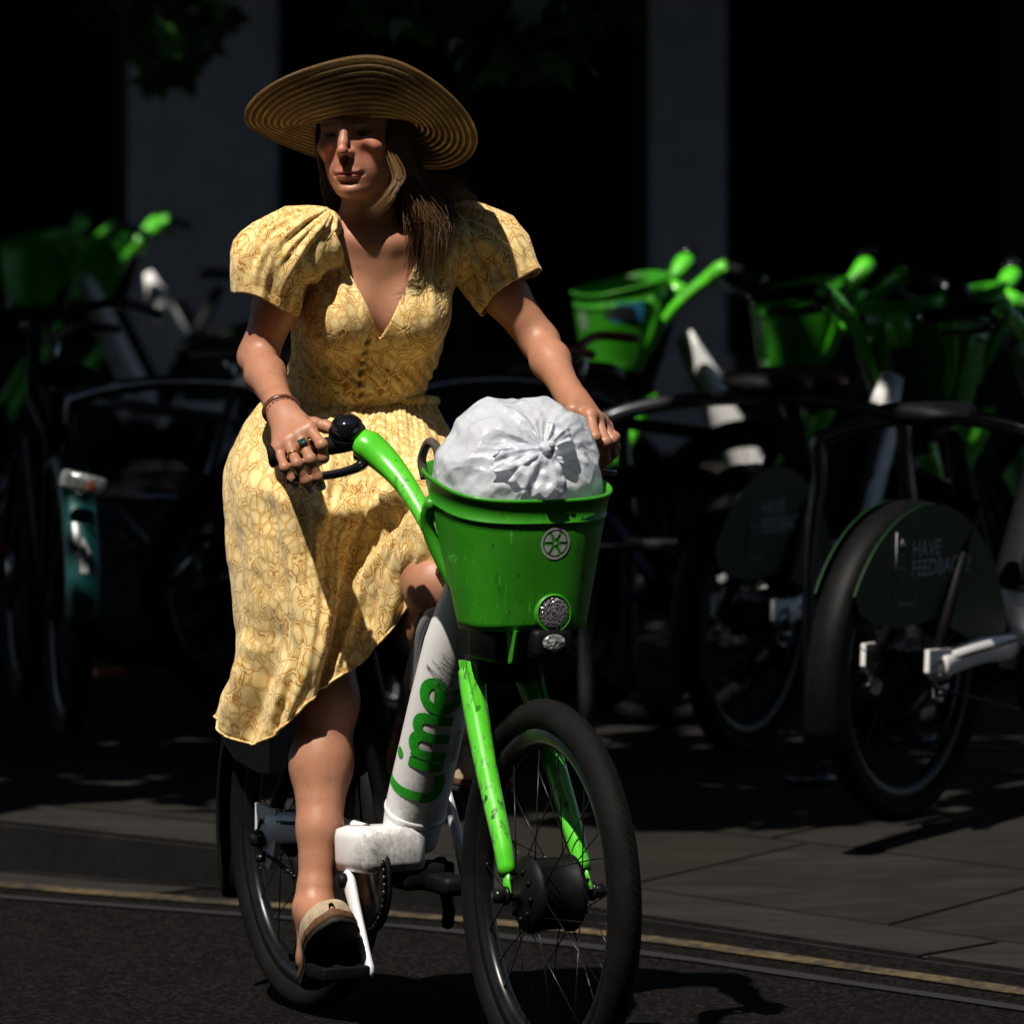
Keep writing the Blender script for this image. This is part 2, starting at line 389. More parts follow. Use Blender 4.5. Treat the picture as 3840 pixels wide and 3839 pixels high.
def bike(single_spokes=True, name='hire_bike', loc=(0, 0, 0), rz=0.0, basket_on=True, panel='dark_green', words=True):
    t = empty(name, loc, rz)
    wheel(t, FAX, True, single_spokes, .1); wheel(t, 0, False, single_spokes, .3)
    # fork
    for s in (-1, 1):
        p = bez([(.885, s * .052, .715), (.915, s * .060, .66), (.98, s * .067, .55), (1.05, s * .071, .44), (1.083, s * .073, .375)], 20)
        r = np.interp(np.linspace(0, 1, len(p)), [0, .15, .5, 1], [.025, .024, .020, .0155])
        fb = obj('fork_blade', *tube(p, r, 14), M['green_paint'], t)
        mb = MB().add(tube([(1.078, s * .073, .385), (1.088, s * .077, .362), (1.10, s * .0785, .34)], [.014, .012, .014], 10, flat=.45, flat_axis=(0, 1, 0)))
        mb.build('dropout', M['green_paint'], fb)
        mb = MB().add(lathe([(0, -.012), (.011, -.012), (.013, -.004), (.013, .006), (.009, .012), (0, .014)], 'y', 14, (1.10, s * .096, .34)))
        mb.add(lathe([(0, -.004), (.017, -.004), (.017, .002), (0, .002)], 'y', 20, (1.10, s * .084, .34)))
        mb.build('axle_nut', M['dark_metal'], fb)
        v, f = prism([(.868, .735), (.905, .735), (.945, .66), (.945, .615), (.925, .60), (.90, .66)], s * .050 - .004 + s * .018, s * .050 + .004 + s * .018)
        obj('gusset', v, f, M['green_paint'], fb, False)
    mb = MB().add(box((.905, 0, .722), (.075, .125, .05), .012)).add(box((.955, 0, .765), (.13, .13, .055), .012))
    mb.build('fork_crown', M['black_plastic'], t)
    obj('head_tube', *tube([(.90, 0, .72), (.80, 0, 1.0)], [.030, .028], 20), M['black_plastic'], t)
    hl = MB().add(box((1.062, .016, .776), (.045, .075, .052), .012)).build('headlight_housing', M['black_plastic'], t)
    v, f = lathe([(.0155, 0), (.0155, .002), (.013, .004), (.008, .0052), (0, .0058)], 'x', 24); v = v * np.array([1, 1.45, 1]) + np.array([1.0845, .016, .778])
    obj('headlight_lens', v, f, M['headlamp'], hl)
    v, f = prism([(1.03, .80), (1.075, .80), (1.055, .745), (1.04, .74)], -.052, -.046)
    obj('lamp_bracket', v, f, M['green_plastic'], hl, False)
    # main frame: fat white down tube that carries the battery
    A = np.array([.485, 0, .375]); T = np.array([.765, 0, .905]); ax = (T - A) / np.linalg.norm(T - A)
    L = np.linalg.norm(T - A); pts = [A + ax * L * k for k in (0, .06, .1, .16, .3, .5, .7, .82, .92, 1)]
    rad = [.052, .054, .0565, .0565, .056, .055, .052, .044, .035, .03]
    dt = obj('down_tube', *tube(pts, rad, 32), M['white_paint'], t)
    # collar ring at the foot of the tube
    obj('tube_collar', *tube([A + ax * L * .095, A + ax * L * .105, A + ax * L * .115], [.0572, .0585, .0572], 32), M['white_paint'], dt)
    # the word on the tube: strokes laid on its surface, reading upwards
    if True:
        u_side = np.array([math.cos(R(-24.5)), math.sin(R(-24.5)), 0]); u_side -= ax * u_side.dot(ax); u_side /= np.linalg.norm(u_side)
        w_side = np.cross(ax, u_side)          # sideways on the visible face
        def arc(cx, cy, r, a0, a1, n=14, ry=None):
            return [(cx + r * math.cos(R(a)), cy + (ry or r) * math.sin(R(a))) for a in np.linspace(a0, a1, n)]
        st = []                                  # strokes (a along the tube, b = letter height)
        st.append([(.008, .093), (.006, .06), (.008, .030)] + arc(.026, .026, .020, 180, 270, 7) + [(.040, .006), (.052, .009)])
        st.append([(.066, .006), (.066, .058)])
        st.append([(.086, .006), (.086, .058)])
        st.append([(.086, .040)] + arc(.103, .041, .017, 170, 0, 10) + [(.120, .006)])
        st.append([(.120, .040)] + arc(.137, .041, .017, 170, 0, 10) + [(.154, .006)])
        st.append([(.174, .030), (.220, .036)] + arc(.198, .032, .025, 12, 310, 20, .027))
        def on_tube(a, b, off=.0012):
            q = .118 + a * 1.12; ang = -(b * 1.28 - .052) / .056 - .20
            r = np.interp(q / L, [0, .06, .1, .16, .3, .5, .7, .82, .92, 1], rad) + off
            return A + ax * q + r * (u_side * math.cos(ang) + w_side * math.sin(ang))
        mb = MB(); W = .0086
        for s in st:
            p = np.array(s); q = []
            for i in range(len(p) - 1):
                m = max(1, int(np.linalg.norm(p[i + 1] - p[i]) / .004)); q += [p[i] + (p[i + 1] - p[i]) * k / m for k in range(m)]
            q.append(p[-1]); q = np.array(q); g = np.gradient(q, axis=0); g /= np.linalg.norm(g, axis=1)[:, None]; nrm = np.stack([-g[:, 1], g[:, 0]], 1)
            V = []; 
            for (x, y) in zip(q, nrm):
                for k in (-1, -.5, 0, .5, 1): V.append(on_tube(*(x + y * W * k)))
            mb.add((V, [(i * 5 + k, i * 5 + k + 1, (i + 1) * 5 + k + 1, (i + 1) * 5 + k) for i in range(len(q) - 1) for k in range(4)]))
        dotc = [(.066 + .009 * math.cos(2 * math.pi * k / 16), .080 + .009 * math.sin(2 * math.pi * k / 16)) for k in range(16)]
        mb.add(([on_tube(*p) for p in dotc], [tuple(range(16))]))
        mb.build('tube_lettering', M['print_green'], dt)
        # barcode sticker low on the shaded side
        mb = MB()
        for k in range(14):
            w = .0012 if k % 3 else .002; b0, b1 = -.018, -.004
            mb.add(([on_tube(.075 + k * .0042, b0), on_tube(.075 + k * .0042 + w, b0), on_tube(.075 + k * .0042 + w, b1), on_tube(.075 + k * .0042, b1)], [(0, 1, 2, 3)]))
        mb.build('barcode', M['print_black'], dt)
        mb = MB(); r2 = np.random.default_rng(5)
        for k in range(9):                              # a scribble of scuffs beside the last letter
            a0 = .205 + .007 * k + r2.normal(0, .002); b0 = .012 + r2.normal(0, .004); ln = .045 + r2.normal(0, .010); w = .0012 + .0008 * r2.random()
            pp = [(a0 + .4 * ln * q, b0 + ln * q) for q in np.linspace(0, 1, 6)]
            V = []
            for (a_, b_) in pp: V += [on_tube(a_, b_, .0018), on_tube(a_ + w, b_, .0018)]
            mb.add((V, [(2 * i, 2 * i + 1, 2 * i + 3, 2 * i + 2) for i in range(5)]))
        tag(mb.build('scuff_marks', M['scuff'], dt), kind='stuff')
    # bottom bracket casting
    bb = obj('bottom_bracket_shell', *box((.488, -.060, .360), (.155, .128, .086), .022, Matrix.Rotation(R(-4), 3, 'Y')), M['white_paint'], t)
    mb = MB().add(box((.50, 0, .312), (.12, .09, .05), .015)).add(box((.62, .02, .305), (.10, .06, .035), .012)).build('motor_cover', M['black_plastic'], t)
    # chainstays with their cast ends, seat stays, seat tube, saddle
    for s in (-1, 1):
        cs = obj('chainstay', *tube(bez([(.40, s * .052, .368), (.25, s * .060, .372), (.10, s * .072, .362), (.02, s * .080, .352)], 16), .030, 16, flat=.6, flat_axis=(0, 1, 0)), M['white_paint'], t)
        v, f = prism([(-.045, .395), (.055, .392), (.06, .345), (.045, .30), (.02, .275), (0, .285), (-.005, .315), (-.045, .345)], s * .082 - .006, s * .082 + .006)
        obj('stay_end', v, f, M['white_paint'], cs, False)
        mb = MB().add(lathe([(0, -.014), (.012, -.014), (.014, -.004), (.018, .0), (.018, .004), (0, .004)], 'y', 14, (0, s * .098, .33)))
        mb.add(lathe([(0, -.01), (.008, -.01), (.008, .01), (0, .01)], 'y', 10, (.002, s * .093, .295)))
        mb.build('axle_nut', M['dark_metal'], cs)
        obj('seat_stay', *tube([(.0, s * .075, .36), (.16, s * .05, .60), (.25, s * .03, .70)], .014, 10), M['black_plastic'], t)
    stb = obj('seat_tube', *tube([(.42, 0, .40), (.27, 0, .68), (.175, 0, .86)], [.032, .030, .018], 16), M['black_plastic'], t)
    sad = []
    for x, w, zt, zb in ((-.03, .05, .925, .895), (-.01, .105, .938, .89), (.05, .11, .940, .88), (.11, .085, .936, .885), (.17, .045, .935, .89), (.23, .028, .932, .895), (.26, .018, .925, .90)):
        sad.append(np.array([(x, w * math.cos(a), (zt + zb) / 2 + (zt - zb) / 2 * math.sin(a)) for a in np.linspace(0, 2 * math.pi, 20, endpoint=False)]))
    obj('saddle', *loft(sad), M['black_plastic'], t)
    # battery pack behind the tube and its grab handle
    off = np.array([-.062, 0, .030])
    bt = obj('battery', *box((A + T) / 2 + off - ax * .03, (.055, .080, .34), .02, Matrix.Rotation(math.atan2(ax[0], ax[2]), 3, 'Y')), M['black_plastic'], t)
    obj('battery_handle', *tube(bez([(.585, -.035, .66), (.620, -.042, .745), (.660, -.040, .795), (.705, -.030, .805), (.735, -.02, .79)], 16), .012, 10, flat=.6, flat_axis=(0, 1, 0)), M['grey_plastic'], bt)
    # drive train on the right
    mb = MB().add(lathe([(0.02, -.004), (.086, -.004), (.09, 0), (.086, .004), (.02, .004)], 'y', 40, (.48, -.088, .304)))
    for k in range(38):
        a = 2 * math.pi * k / 38; mb.add(box((.48 + .092 * math.cos(a), -.088, .304 + .092 * math.sin(a)), (.006, .004, .006), 0))
    cr = mb.build('chainring', M['dark_metal'], t)
    mb = MB().add(lathe([(.06, -.006), (.098, -.005), (.101, -.001), (.098, .004), (.06, .004)], 'y', 48, (.48, -.078, .304)))
    mb.build('chain_guard', M['black_plastic'], t)
    ch = MB(); path = [(.48 + .094 * math.cos(a), .304 + .094 * math.sin(a)) for a in np.linspace(-1.5, 1.6, 22)] + [(x, z) for x, z in zip(np.linspace(.46, .01, 30), np.linspace(.398, .365, 30))] + [(.0 - .03 * math.sin(a), .335 + .03 * math.cos(a)) for a in np.linspace(0, math.pi, 8)] + [(x, z) for x, z in zip(np.linspace(.01, .46, 30), np.linspace(.305, .212, 30))]
    for k, (x, z) in enumerate(path):
        n_ = path[(k + 1) % len(path)]; an = math.atan2(n_[1] - z, n_[0] - x)
        ch.add(box((x, -.088, z), (.012, .007 if k % 2 else .005, .007), 0, Matrix.Rotation(-an, 3, 'Y')))
    ch.build('chain', M['dark_metal'], cr)
    for s, d in ((-1, 1), (1, -1)):
        y = s * .118; a = np.array([.48, y, .304]); b = np.array([.48 + d * .108, y + s * .006, .304 - d * .150])
        dirv = (b - a) / np.linalg.norm(b - a)
        ck = obj('crank_arm', *tube([a - dirv * .020, a - dirv * .012, a, a + (b - a) * .3, b - dirv * .02, b, b + dirv * .010, b + dirv * .016], [.007, .016, .0185, .0155, .0135, .0145, .011, .005], 20, flat=.62, flat_axis=(0, 1, 0)), M['alloy'], t)
        obj('crank_bolt', *lathe([(0, -.009), (.012, -.009), (.014, 0), (.014, .006), (0, .006)], 'y', 16, a + np.array([0, s * .014, 0])), M['black_plastic'], ck)
        pb = b + np.array([0, s * .062, 0])
        mb = MB().add(box(pb + np.array([.036, 0, 0]), (.016, .092, .024), .004)).add(box(pb - np.array([.036, 0, 0]), (.016, .092, .024), .004)).add(box(pb, (.06, .016, .022), .003)).add(box(pb + np.array([0, s * .04, 0]), (.075, .012, .024), .003)).add(box(pb - np.array([0, s * .04, 0]), (.075, .012, .024), .003))
        mb.build('pedal', M['black_plastic'], ck)
    # mudguard and the printed skirt guard over the rear wheel
    n = 26; rings = []
    for k in range(n):
        a = R(-8 + (205 + 8) * k / (n - 1)); rr = .372
        rings.append(np.array([((rr + dz) * math.cos(a), y, RZ + (rr + dz) * math.sin(a)) for y, dz in ((-.045, -.03), (-.038, -.004), (-.018, .008), (.018, .008), (.038, -.004), (.045, -.03), (.040, -.03), (.034, -.008), (0, .003), (-.034, -.008), (-.040, -.03))]))
    obj('mudguard', *loft(rings), M['black_plastic'], t)
    for s in (-1, 1):
        arc_o = [(.375 * math.cos(a), RZ + .375 * math.sin(a)) for a in np.linspace(R(8), R(150), 26)]
        arc_i = [(-.235, RZ + .12), (-.12, RZ + .105), (.05, RZ + .115), (.16, RZ + .075)]
        poly = arc_o + [(-.30, RZ + .15)] + arc_i + [(.30, RZ + .02)]
        pn = obj('skirt_guard', *prism(poly, s * .050 - .0025, s * .050 + .0025), M[panel], t, False)
        if not words: continue
        cu = bpy.data.curves.new('text', 'FONT'); cu.body = 'HAVE\nFEEDBACK?'; cu.size = .052; cu.space_line = .82; cu.extrude = .0004
        tmp = bpy.data.objects.new('text', cu); C.objects.link(tmp)
        dg = bpy.context.evaluated_depsgraph_get(); me = bpy.data.meshes.new_from_object(tmp.evaluated_get(dg)); bpy.data.objects.remove(tmp)
        me.materials.append(M['print_dim'])
        tx = link_mesh('panel_lettering', me, pn); tx.location = (-.08 if s < 0 else .19, s * .0536, .60); tx.rotation_euler = (R(90), 0, 0 if s < 0 else R(180))
        ic = MB(); y = s * .0536
        def strokes(pp, w=.003):
            for i in range(len(pp) - 1): ic.add(tube([(pp[i][0], y, pp[i][1]), (pp[i + 1][0], y, pp[i + 1][1])], w / 2, 4))
        for (x0, z0, up) in ((-.125, .625, 1), (-.122, .565, -1)):       # thumb up and thumb down
            strokes([(x0 - .012, z0 - .014 * up), (x0 + .012, z0 - .014 * up), (x0 + .013, z0 + .006 * up), (x0 + .002, z0 + .006 * up), (x0, z0 + .018 * up), (x0 - .005, z0 + .005 * up), (x0 - .012, z0 + .003 * up), (x0 - .012, z0 - .014 * up)])
        strokes([(-.152, .66), (-.150, .53), (-.14, .50), (-.07, .498), (-.06, .508), (-.06, .525)])
        ic.build('thumb_icons', M['print_dim'], pn)
    # handlebar: green horns, black grips and levers
    hb = obj('stem', *tube([(.80, 0, .985), (.79, 0, 1.03), (.775, 0, 1.06)], [.03, .036, .03], 16), M['green_paint'], t)
    for s in (-1, 1):
        p = bez([(.905, s * .085, .86), (.878, s * .112, .935), (.832, s * .128, 1.000), (.778, s * .140, 1.050), (.730, s * .158, 1.088), (.692, s * .190, 1.126)], 30)
        r = np.interp(np.linspace(0, 1, len(p)), [0, .3, .5, .68, .84, .94, 1], [.016, .017, .020, .025, .031, .033, .024])
        obj('handlebar_horn', *tube(p, r, 18, flat=.8, flat_axis=(.3, 0, .95)), M['green_paint'], t)
        obj('basket_arm', *tube(bez([(.925, s * .098, .86), (.900, s * .126, .93), (.895, s * .145, .985), (.922, s * .146, 1.025)], 12), .0125, 12), M['green_plastic'], t)
        g = np.array([.690, s * .185, 1.120]); e = np.array([.633, s * .338, 1.092]); gd = (e - g)
        gp = [g, g + gd * .2, g + gd * .35, g + gd * .65, g + gd * .93, g + gd * .97, e, e + gd * .02]
        gr = obj('grip', *tube(gp, [.015, .017, .0165, .0165, .0175, .021, .021, .014], 16), M['rubber'], t)
        if words: obj('glint_bar_end', *lathe([(.011 * math.sin(a), .011 * math.cos(a)) for a in np.linspace(math.pi, 0, 9)], 'y', 14, e + gd * .05), M['steel'], gr)  # steel ball added on parked bikes to glint in the sun
        lv = bez([(.700, s * .180, 1.09), (.720, s * .20, 1.075), (.712, s * .245, 1.062), (.690, s * .30, 1.055), (.68, s * .325, 1.05)], 16)
        mb = MB().add(tube(lv, np.interp(np.linspace(0, 1, len(lv)), [0, .3, 1], [.014, .009, .007]), 8)).add(box((.697, s * .183, 1.105), (.035, .03, .045), .008))
        mb.build('brake_lever', M['black_gloss'], t)
    # bell with its clamp beside the right grip
    bl = obj('bell', *lathe([(.030, -.014), (.031, -.010), (.029, .002), (.022, .012), (.010, .017), (0, .018)], 'z', 28), M['chrome_bell'], t)
    bl.location = (.692, -.213, 1.147); bl.rotation_euler = (R(18), R(35), 0)
    obj('bell_base', *lathe([(.0, -.03), (.024, -.03), (.034, -.020), (.034, -.012), (0, -.012)], 'z', 24), M['black_plastic'], bl)
    if basket_on: basket(t, True)
    # kickstand
    mb = MB().add(tube([(.40, .10, .32), (.33, .15, .22), (.30, .16, .19)], [.014, .012, .012], 10)).add(box((.42, .08, .31), (.06, .06, .03), .008))
    mb.build('kickstand', M['black_plastic'], t)
    return t

# ------------------------------------------------------------------ signed-distance modelling (smooth unions, meshed with surface nets)
def sd_cone(P, a, b, ra, rb):
    a = np.asarray(a); b = np.asarray(b); ab = b - a; h = np.clip(((P - a) @ ab) / (ab @ ab), 0, 1)
    return np.linalg.norm(P - a - h[:, None] * ab, axis=1) - (ra + (rb - ra) * h)
def sd_ell(P, c, r, rot=None):
    q = P - np.asarray(c)
    if rot is not None: q = q @ rot
    r = np.asarray(r); k0 = np.linalg.norm(q / r, axis=1); k1 = np.linalg.norm(q / (r * r), axis=1)
    return k0 * (k0 - 1) / np.maximum(k1, 1e-9)
class Field:
    def __init__(s): s.p = []
    def cone(s, a, b, ra, rb=None, k=.012, sub=False): s.p.append(('c', np.array(a, float), np.array(b, float), ra, ra if rb is None else rb, k, sub)); return s
    def ell(s, c, r, k=.012, rot=None, sub=False): s.p.append(('e', np.array(c, float), np.array(r, float), rot, None, k, sub)); return s
    def __call__(s, P, cull=True):
        d = np.full(len(P), 9.0)
        if len(P) == 0: return d
        lo = P.min(0); hi = P.max(0)
        for p in s.p:
            if p[0] == 'c': bl = np.minimum(p[1], p[2]) - max(p[3], p[4]); bh = np.maximum(p[1], p[2]) + max(p[3], p[4])
            else: m = p[2].max(); bl = p[1] - m; bh = p[1] + m
            if cull and ((bl > hi + .06).any() or (bh < lo - .06).any()): continue
            e = sd_cone(P, *p[1:5]) if p[0] == 'c' else sd_ell(P, p[1], p[2], p[3])
            k = p[5]
            if p[6]:
                h = np.clip(.5 - .5 * (d + e) / k, 0, 1); d = d + (-e - d) * h + k * h * (1 - h)
            else:
                h = np.clip(.5 + .5 * (d - e) / k, 0, 1); d = d + (e - d) * h - k * h * (1 - h)
        return d
def nets(fun, lo, hi, h, probe=None):
    lo = np.asarray(lo, float); n = np.ceil((np.asarray(hi) - lo) / h).astype(int) + 1
    B = 12; G = np.full(tuple(n), 1.0, np.float32); nb = -(-n // B)
    cx = [lo[i] + (np.arange(nb[i]) * B + B / 2) * h for i in range(3)]
    cen = np.stack(np.meshgrid(*cx, indexing='ij'), -1).reshape(-1, 3)
    val = np.concatenate([(probe or fun)(c, False) if probe is None else probe(c) for c in np.array_split(cen, max(1, len(cen) // 20000 + 1))])
    idx = np.stack(np.unravel_index(np.arange(len(cen)), nb), 1)
    inside = val < -B * h * 1.1; act = np.abs(val) <= B * h * 1.1
    for ib in idx[inside]:
        s = tuple(slice(ib[i] * B, min(n[i], ib[i] * B + B)) for i in range(3)); G[s] = -1
    for ib in idx[act]:
        r = [np.arange(ib[i] * B, min(n[i], ib[i] * B + B)) for i in range(3)]
        if min(len(x) for x in r) == 0: continue
        P = np.stack(np.meshgrid(*[lo[i] + r[i] * h for i in range(3)], indexing='ij'), -1).reshape(-1, 3)
        G[np.ix_(*r)] = fun(P).reshape([len(x) for x in r])
    S = G < 0
    cell = np.zeros(tuple(n - 1), np.int8)
    for dx in (0, 1):
        for dy in (0, 1):
            for dz in (0, 1): cell += S[dx:n[0] - 1 + dx, dy:n[1] - 1 + dy, dz:n[2] - 1 + dz]
    ci = np.argwhere((cell > 0) & (cell < 8)); vid = np.full(tuple(n - 1), -1, np.int32); vid[tuple(ci.T)] = np.arange(len(ci))
    acc = np.zeros((len(ci), 3)); cnt = np.zeros(len(ci))
    co = [(a, b, c) for a in (0, 1) for b in (0, 1) for c in (0, 1)]
    for a in co:
        for ax in range(3):
            if a[ax]: continue
            b = list(a); b[ax] = 1
            ga = G[ci[:, 0] + a[0], ci[:, 1] + a[1], ci[:, 2] + a[2]]; gb = G[ci[:, 0] + b[0], ci[:, 1] + b[1], ci[:, 2] + b[2]]
            m = (ga < 0) != (gb < 0); t = np.where(m, ga / np.where(m, ga - gb, 1), 0)
            p = np.tile(np.array(a, float), (len(ci), 1)); p[:, ax] += t; acc[m] += p[m]; cnt[m] += 1
    V = lo + (ci + acc / cnt[:, None]) * h; F = []
    for ax in range(3):
        o1, o2 = [(1, 2), (2, 0), (0, 1)][ax]
        sl = [slice(1, n[i] - 1) for i in range(3)]; sl[ax] = slice(0, n[ax] - 1); sh = list(sl); sh[ax] = slice(1, n[ax])
        A = S[tuple(sl)]; Bq = S[tuple(sh)]; e = np.argwhere(A != Bq); st = A[tuple(e.T)]
        off = np.ones(3, int); off[ax] = 0; e = e + off
        def g(d1, d2):
            q = e.copy(); q[:, o1] += d1; q[:, o2] += d2; return vid[tuple(q.T)]
        q = np.stack([g(-1, -1), g(0, -1), g(0, 0), g(-1, 0)], 1); q[~st] = q[~st][:, ::-1]; F.append(q)
    F = np.concatenate(F); F = F[(F >= 0).all(1)]
    return V, F
def clean(V, F, keep):
    F = F[keep]; u, inv = np.unique(F, return_inverse=True); return V[u], inv.reshape(F.shape)
def smooth_mesh(V, F, it=2, lam=.5):
    e = np.concatenate([F[:, [0, 1]], F[:, [1, 2]], F[:, [2, 3]], F[:, [3, 0]]]); e = np.unique(np.sort(e, 1), axis=0)
    for _ in range(it):
        acc = np.zeros_like(V); c = np.zeros(len(V))
        np.add.at(acc, e[:, 0], V[e[:, 1]]); np.add.at(acc, e[:, 1], V[e[:, 0]]); np.add.at(c, e[:, 0], 1); np.add.at(c, e[:, 1], 1)
        V = V + lam * (acc / c[:, None] - V)
    return V
def fast_mesh(name, V, F, mat):
    me = bpy.data.meshes.new(name); n = len(F); k = F.shape[1]
    me.vertices.add(len(V)); me.vertices.foreach_set('co', V.astype(np.float32).ravel())
    me.loops.add(n * k); me.loops.foreach_set('vertex_index', F.astype(np.int32).ravel())
    me.polygons.add(n); me.polygons.foreach_set('loop_start', np.arange(0, n * k, k, dtype=np.int32))
    me.polygons.foreach_set('loop_total', np.full(n, k, np.int32)); me.polygons.foreach_set('use_smooth', np.ones(n, bool))
    me.update(calc_edges=True); me.validate(); me.materials.append(mat); return me

# ------------------------------------------------------------------ where the ridden bike stands; the rider shares its axes
F2 = np.array([.4147, -.910]); L2 = np.array([.910, .4147])
ORG = np.array([.0656, 12.0]) - FAX * F2; RZ_BIKE = math.atan2(F2[1], F2[0])
def loc_px(u, v, d):
    "point of the ridden bike's space seen at photo position u, v at depth d"
    w = np.array([(u - 1920) / FPX * d, d]) - ORG
    return np.array([w @ F2, w @ L2, CAM_H - (v - VH) / FPX * d])
def to_loc(p): w = np.array(p[:2]) - ORG; return np.array([w @ F2, w @ L2, p[2]])

# ---- body
HC = np.array([.377, -.050, 1.672])                     # head centre at eye level
yaw, pitch, roll = R(-42), R(1), R(3)
HR = np.array(Matrix.Rotation(yaw, 3, 'Z') @ Matrix.Rotation(pitch, 3, 'Y') @ Matrix.Rotation(roll, 3, 'X'))
def hd(x, y, z): return HC + HR @ np.array([x, y, z])
TY = R(-12); TC = np.array([.30, 0, 0]); TR = np.array(Matrix.Rotation(TY, 3, 'Z'))
def ch(x, y, z): return TC + TR @ (np.array([x, y, z]) - TC)
torso = Field()
torso.ell((.155, 0, 1.01), (.125, .165, .12), .03)
torso.cone((.165, .06, 1.0), (.165, -.06, 1.0), .115, .115, .05)
torso.cone((.175, 0, 1.05), (.235, -.005, 1.17), .115, .098, .06)
torso.ell((.235, -.006, 1.18), (.092, .125, .09), .05)
torso.ell(ch(.285, 0, 1.29), (.098, .135, .12), .05, TR)
torso.ell(ch(.315, 0, 1.39), (.095, .150, .10), .05, TR)
torso.cone(ch(.35, .135, 1.462), ch(.35, -.135, 1.462), .052, .052, .05)
for s in (-1, 1): torso.ell(ch(.372, s * .064, 1.332), (.064, .064, .066), .035, TR)
NECK0 = ch(.345, 0, 1.46)
body = Field(); body.p = list(torso.p)
body.cone(NECK0, hd(-.025, 0, -.085), .058, .050, .035)
for s in (-1, 1):                                                    # collar bones
    body.cone(ch(.405, s * .02, 1.468), ch(.372, s * .13, 1.490), .010, .012, .03)
SH = {-1: np.array([.372, -.168, 1.475]), 1: np.array([.350, .168, 1.475])}
EL = {-1: np.array([.322, -.234, 1.258]), 1: np.array([.426, .292, 1.282])}
WRI = {-1: np.array([.570, -.286, 1.166]), 1: np.array([.630, .266, 1.178])}
for s in (-1, 1):
    a, e, w = SH[s], EL[s], WRI[s]
    body.ell(a - np.array([0, s * .012, .012]), (.048, .048, .05), .03)
    body.cone(a, a + (e - a) * .55, .046, .041, .02); body.cone(a + (e - a) * .55, e, .041, .0345, .02)
    m = e + (w - e) * .32
    body.cone(e, m, .0325, .0350, .02); body.cone(m, w, .0350, .0225, .02)
    fw = (w - e) / np.linalg.norm(w - e)
    side = np.cross(fw, [0, 0, 1.]); side /= np.linalg.norm(side)
    body.cone(w - fw * .04, w + fw * .01, .022, .022, .02)
    body.ell(w - side * s * .016 - fw * .01 + np.array([0, 0, .006]), (.012, .012, .010), .015)
def finger(pts, r0=.0098, r1=.0078, k=.006):
    for i in range(len(pts) - 1):
        t0, t1 = i / (len(pts) - 1), (i + 1) / (len(pts) - 1)
        body.cone(pts[i], pts[i + 1], r0 + (r1 - r0) * t0, r0 + (r1 - r0) * t1, k)
        if i: body.ell(pts[i], np.full(3, (r0 + (r1 - r0) * t0) * 1.06), k)
# right hand resting over its grip, fingers hanging to the lever
w = WRI[-1]
RH = {'i': [(1162, 1607, 12.290), (1206, 1668, 12.255), (1213, 1716, 12.262), (1196, 1732, 12.29)],
      'm': [(1120, 1632, 12.285), (1164, 1722, 12.240), (1190, 1788, 12.248), (1204, 1818, 12.256)],
      'r': [(1080, 1658, 12.283), (1114, 1738, 12.236), (1145, 1802, 12.244), (1164, 1832, 12.252)],
      'p': [(1042, 1684, 12.285), (1068, 1752, 12.246), (1092, 1796, 12.25), (1108, 1818, 12.256)]}
RTIP = {}
for k_, q in RH.items():
    pts = [loc_px(*p) for p in q]; m = pts[0]
    body.cone(w + (m - w) * .12, m, .0185, .0125, .018)              # palm ray
    rr = {'i': .0103, 'm': .0104, 'r': .0098, 'p': .0086}[k_]
    body.ell(m, np.full(3, rr * 1.22), .010); finger(pts, rr, rr * .80); RTIP[k_] = pts
th = [loc_px(1120, 1580, 12.33), loc_px(1180, 1592, 12.33), loc_px(1222, 1600, 12.325), loc_px(1248, 1612, 12.31)]
body.cone(w, th[0], .019, .016, .016); finger(th, .0125, .0095)
# left hand round the other grip
w = WRI[1]
LH = {'i': [(2212, 1560, 12.44), (2232, 1640, 12.40), (2236, 1700, 12.43), (2222, 1722, 12.47)],
      'm': [(2238, 1572, 12.46), (2272, 1658, 12.42), (2268, 1722, 12.45), (2256, 1748, 12.48)],
      'r': [(2258, 1586, 12.48), (2296, 1650, 12.46), (2298, 1700, 12.49), (2286, 1720, 12.52)],
      'p': [(2272, 1600, 12.51), (2306, 1640, 12.50), (2308, 1676, 12.53), (2298, 1690, 12.55)]}
LTIP = {}
for k_, q in LH.items():
    pts = [loc_px(*p) for p in q]; m = pts[0]
    body.cone(w + (m - w) * .12, m, .018, .0125, .018); rr = {'i': .0103, 'm': .0104, 'r': .0098, 'p': .0086}[k_]
    body.ell(m, np.full(3, rr * 1.2), .010); finger(pts, rr, rr * .80); LTIP[k_] = pts
th = [loc_px(2150, 1540, 12.46), loc_px(2140, 1590, 12.45), loc_px(2150, 1640, 12.45)]
body.cone(w, th[0], .018, .015, .016); finger(th, .012, .009)
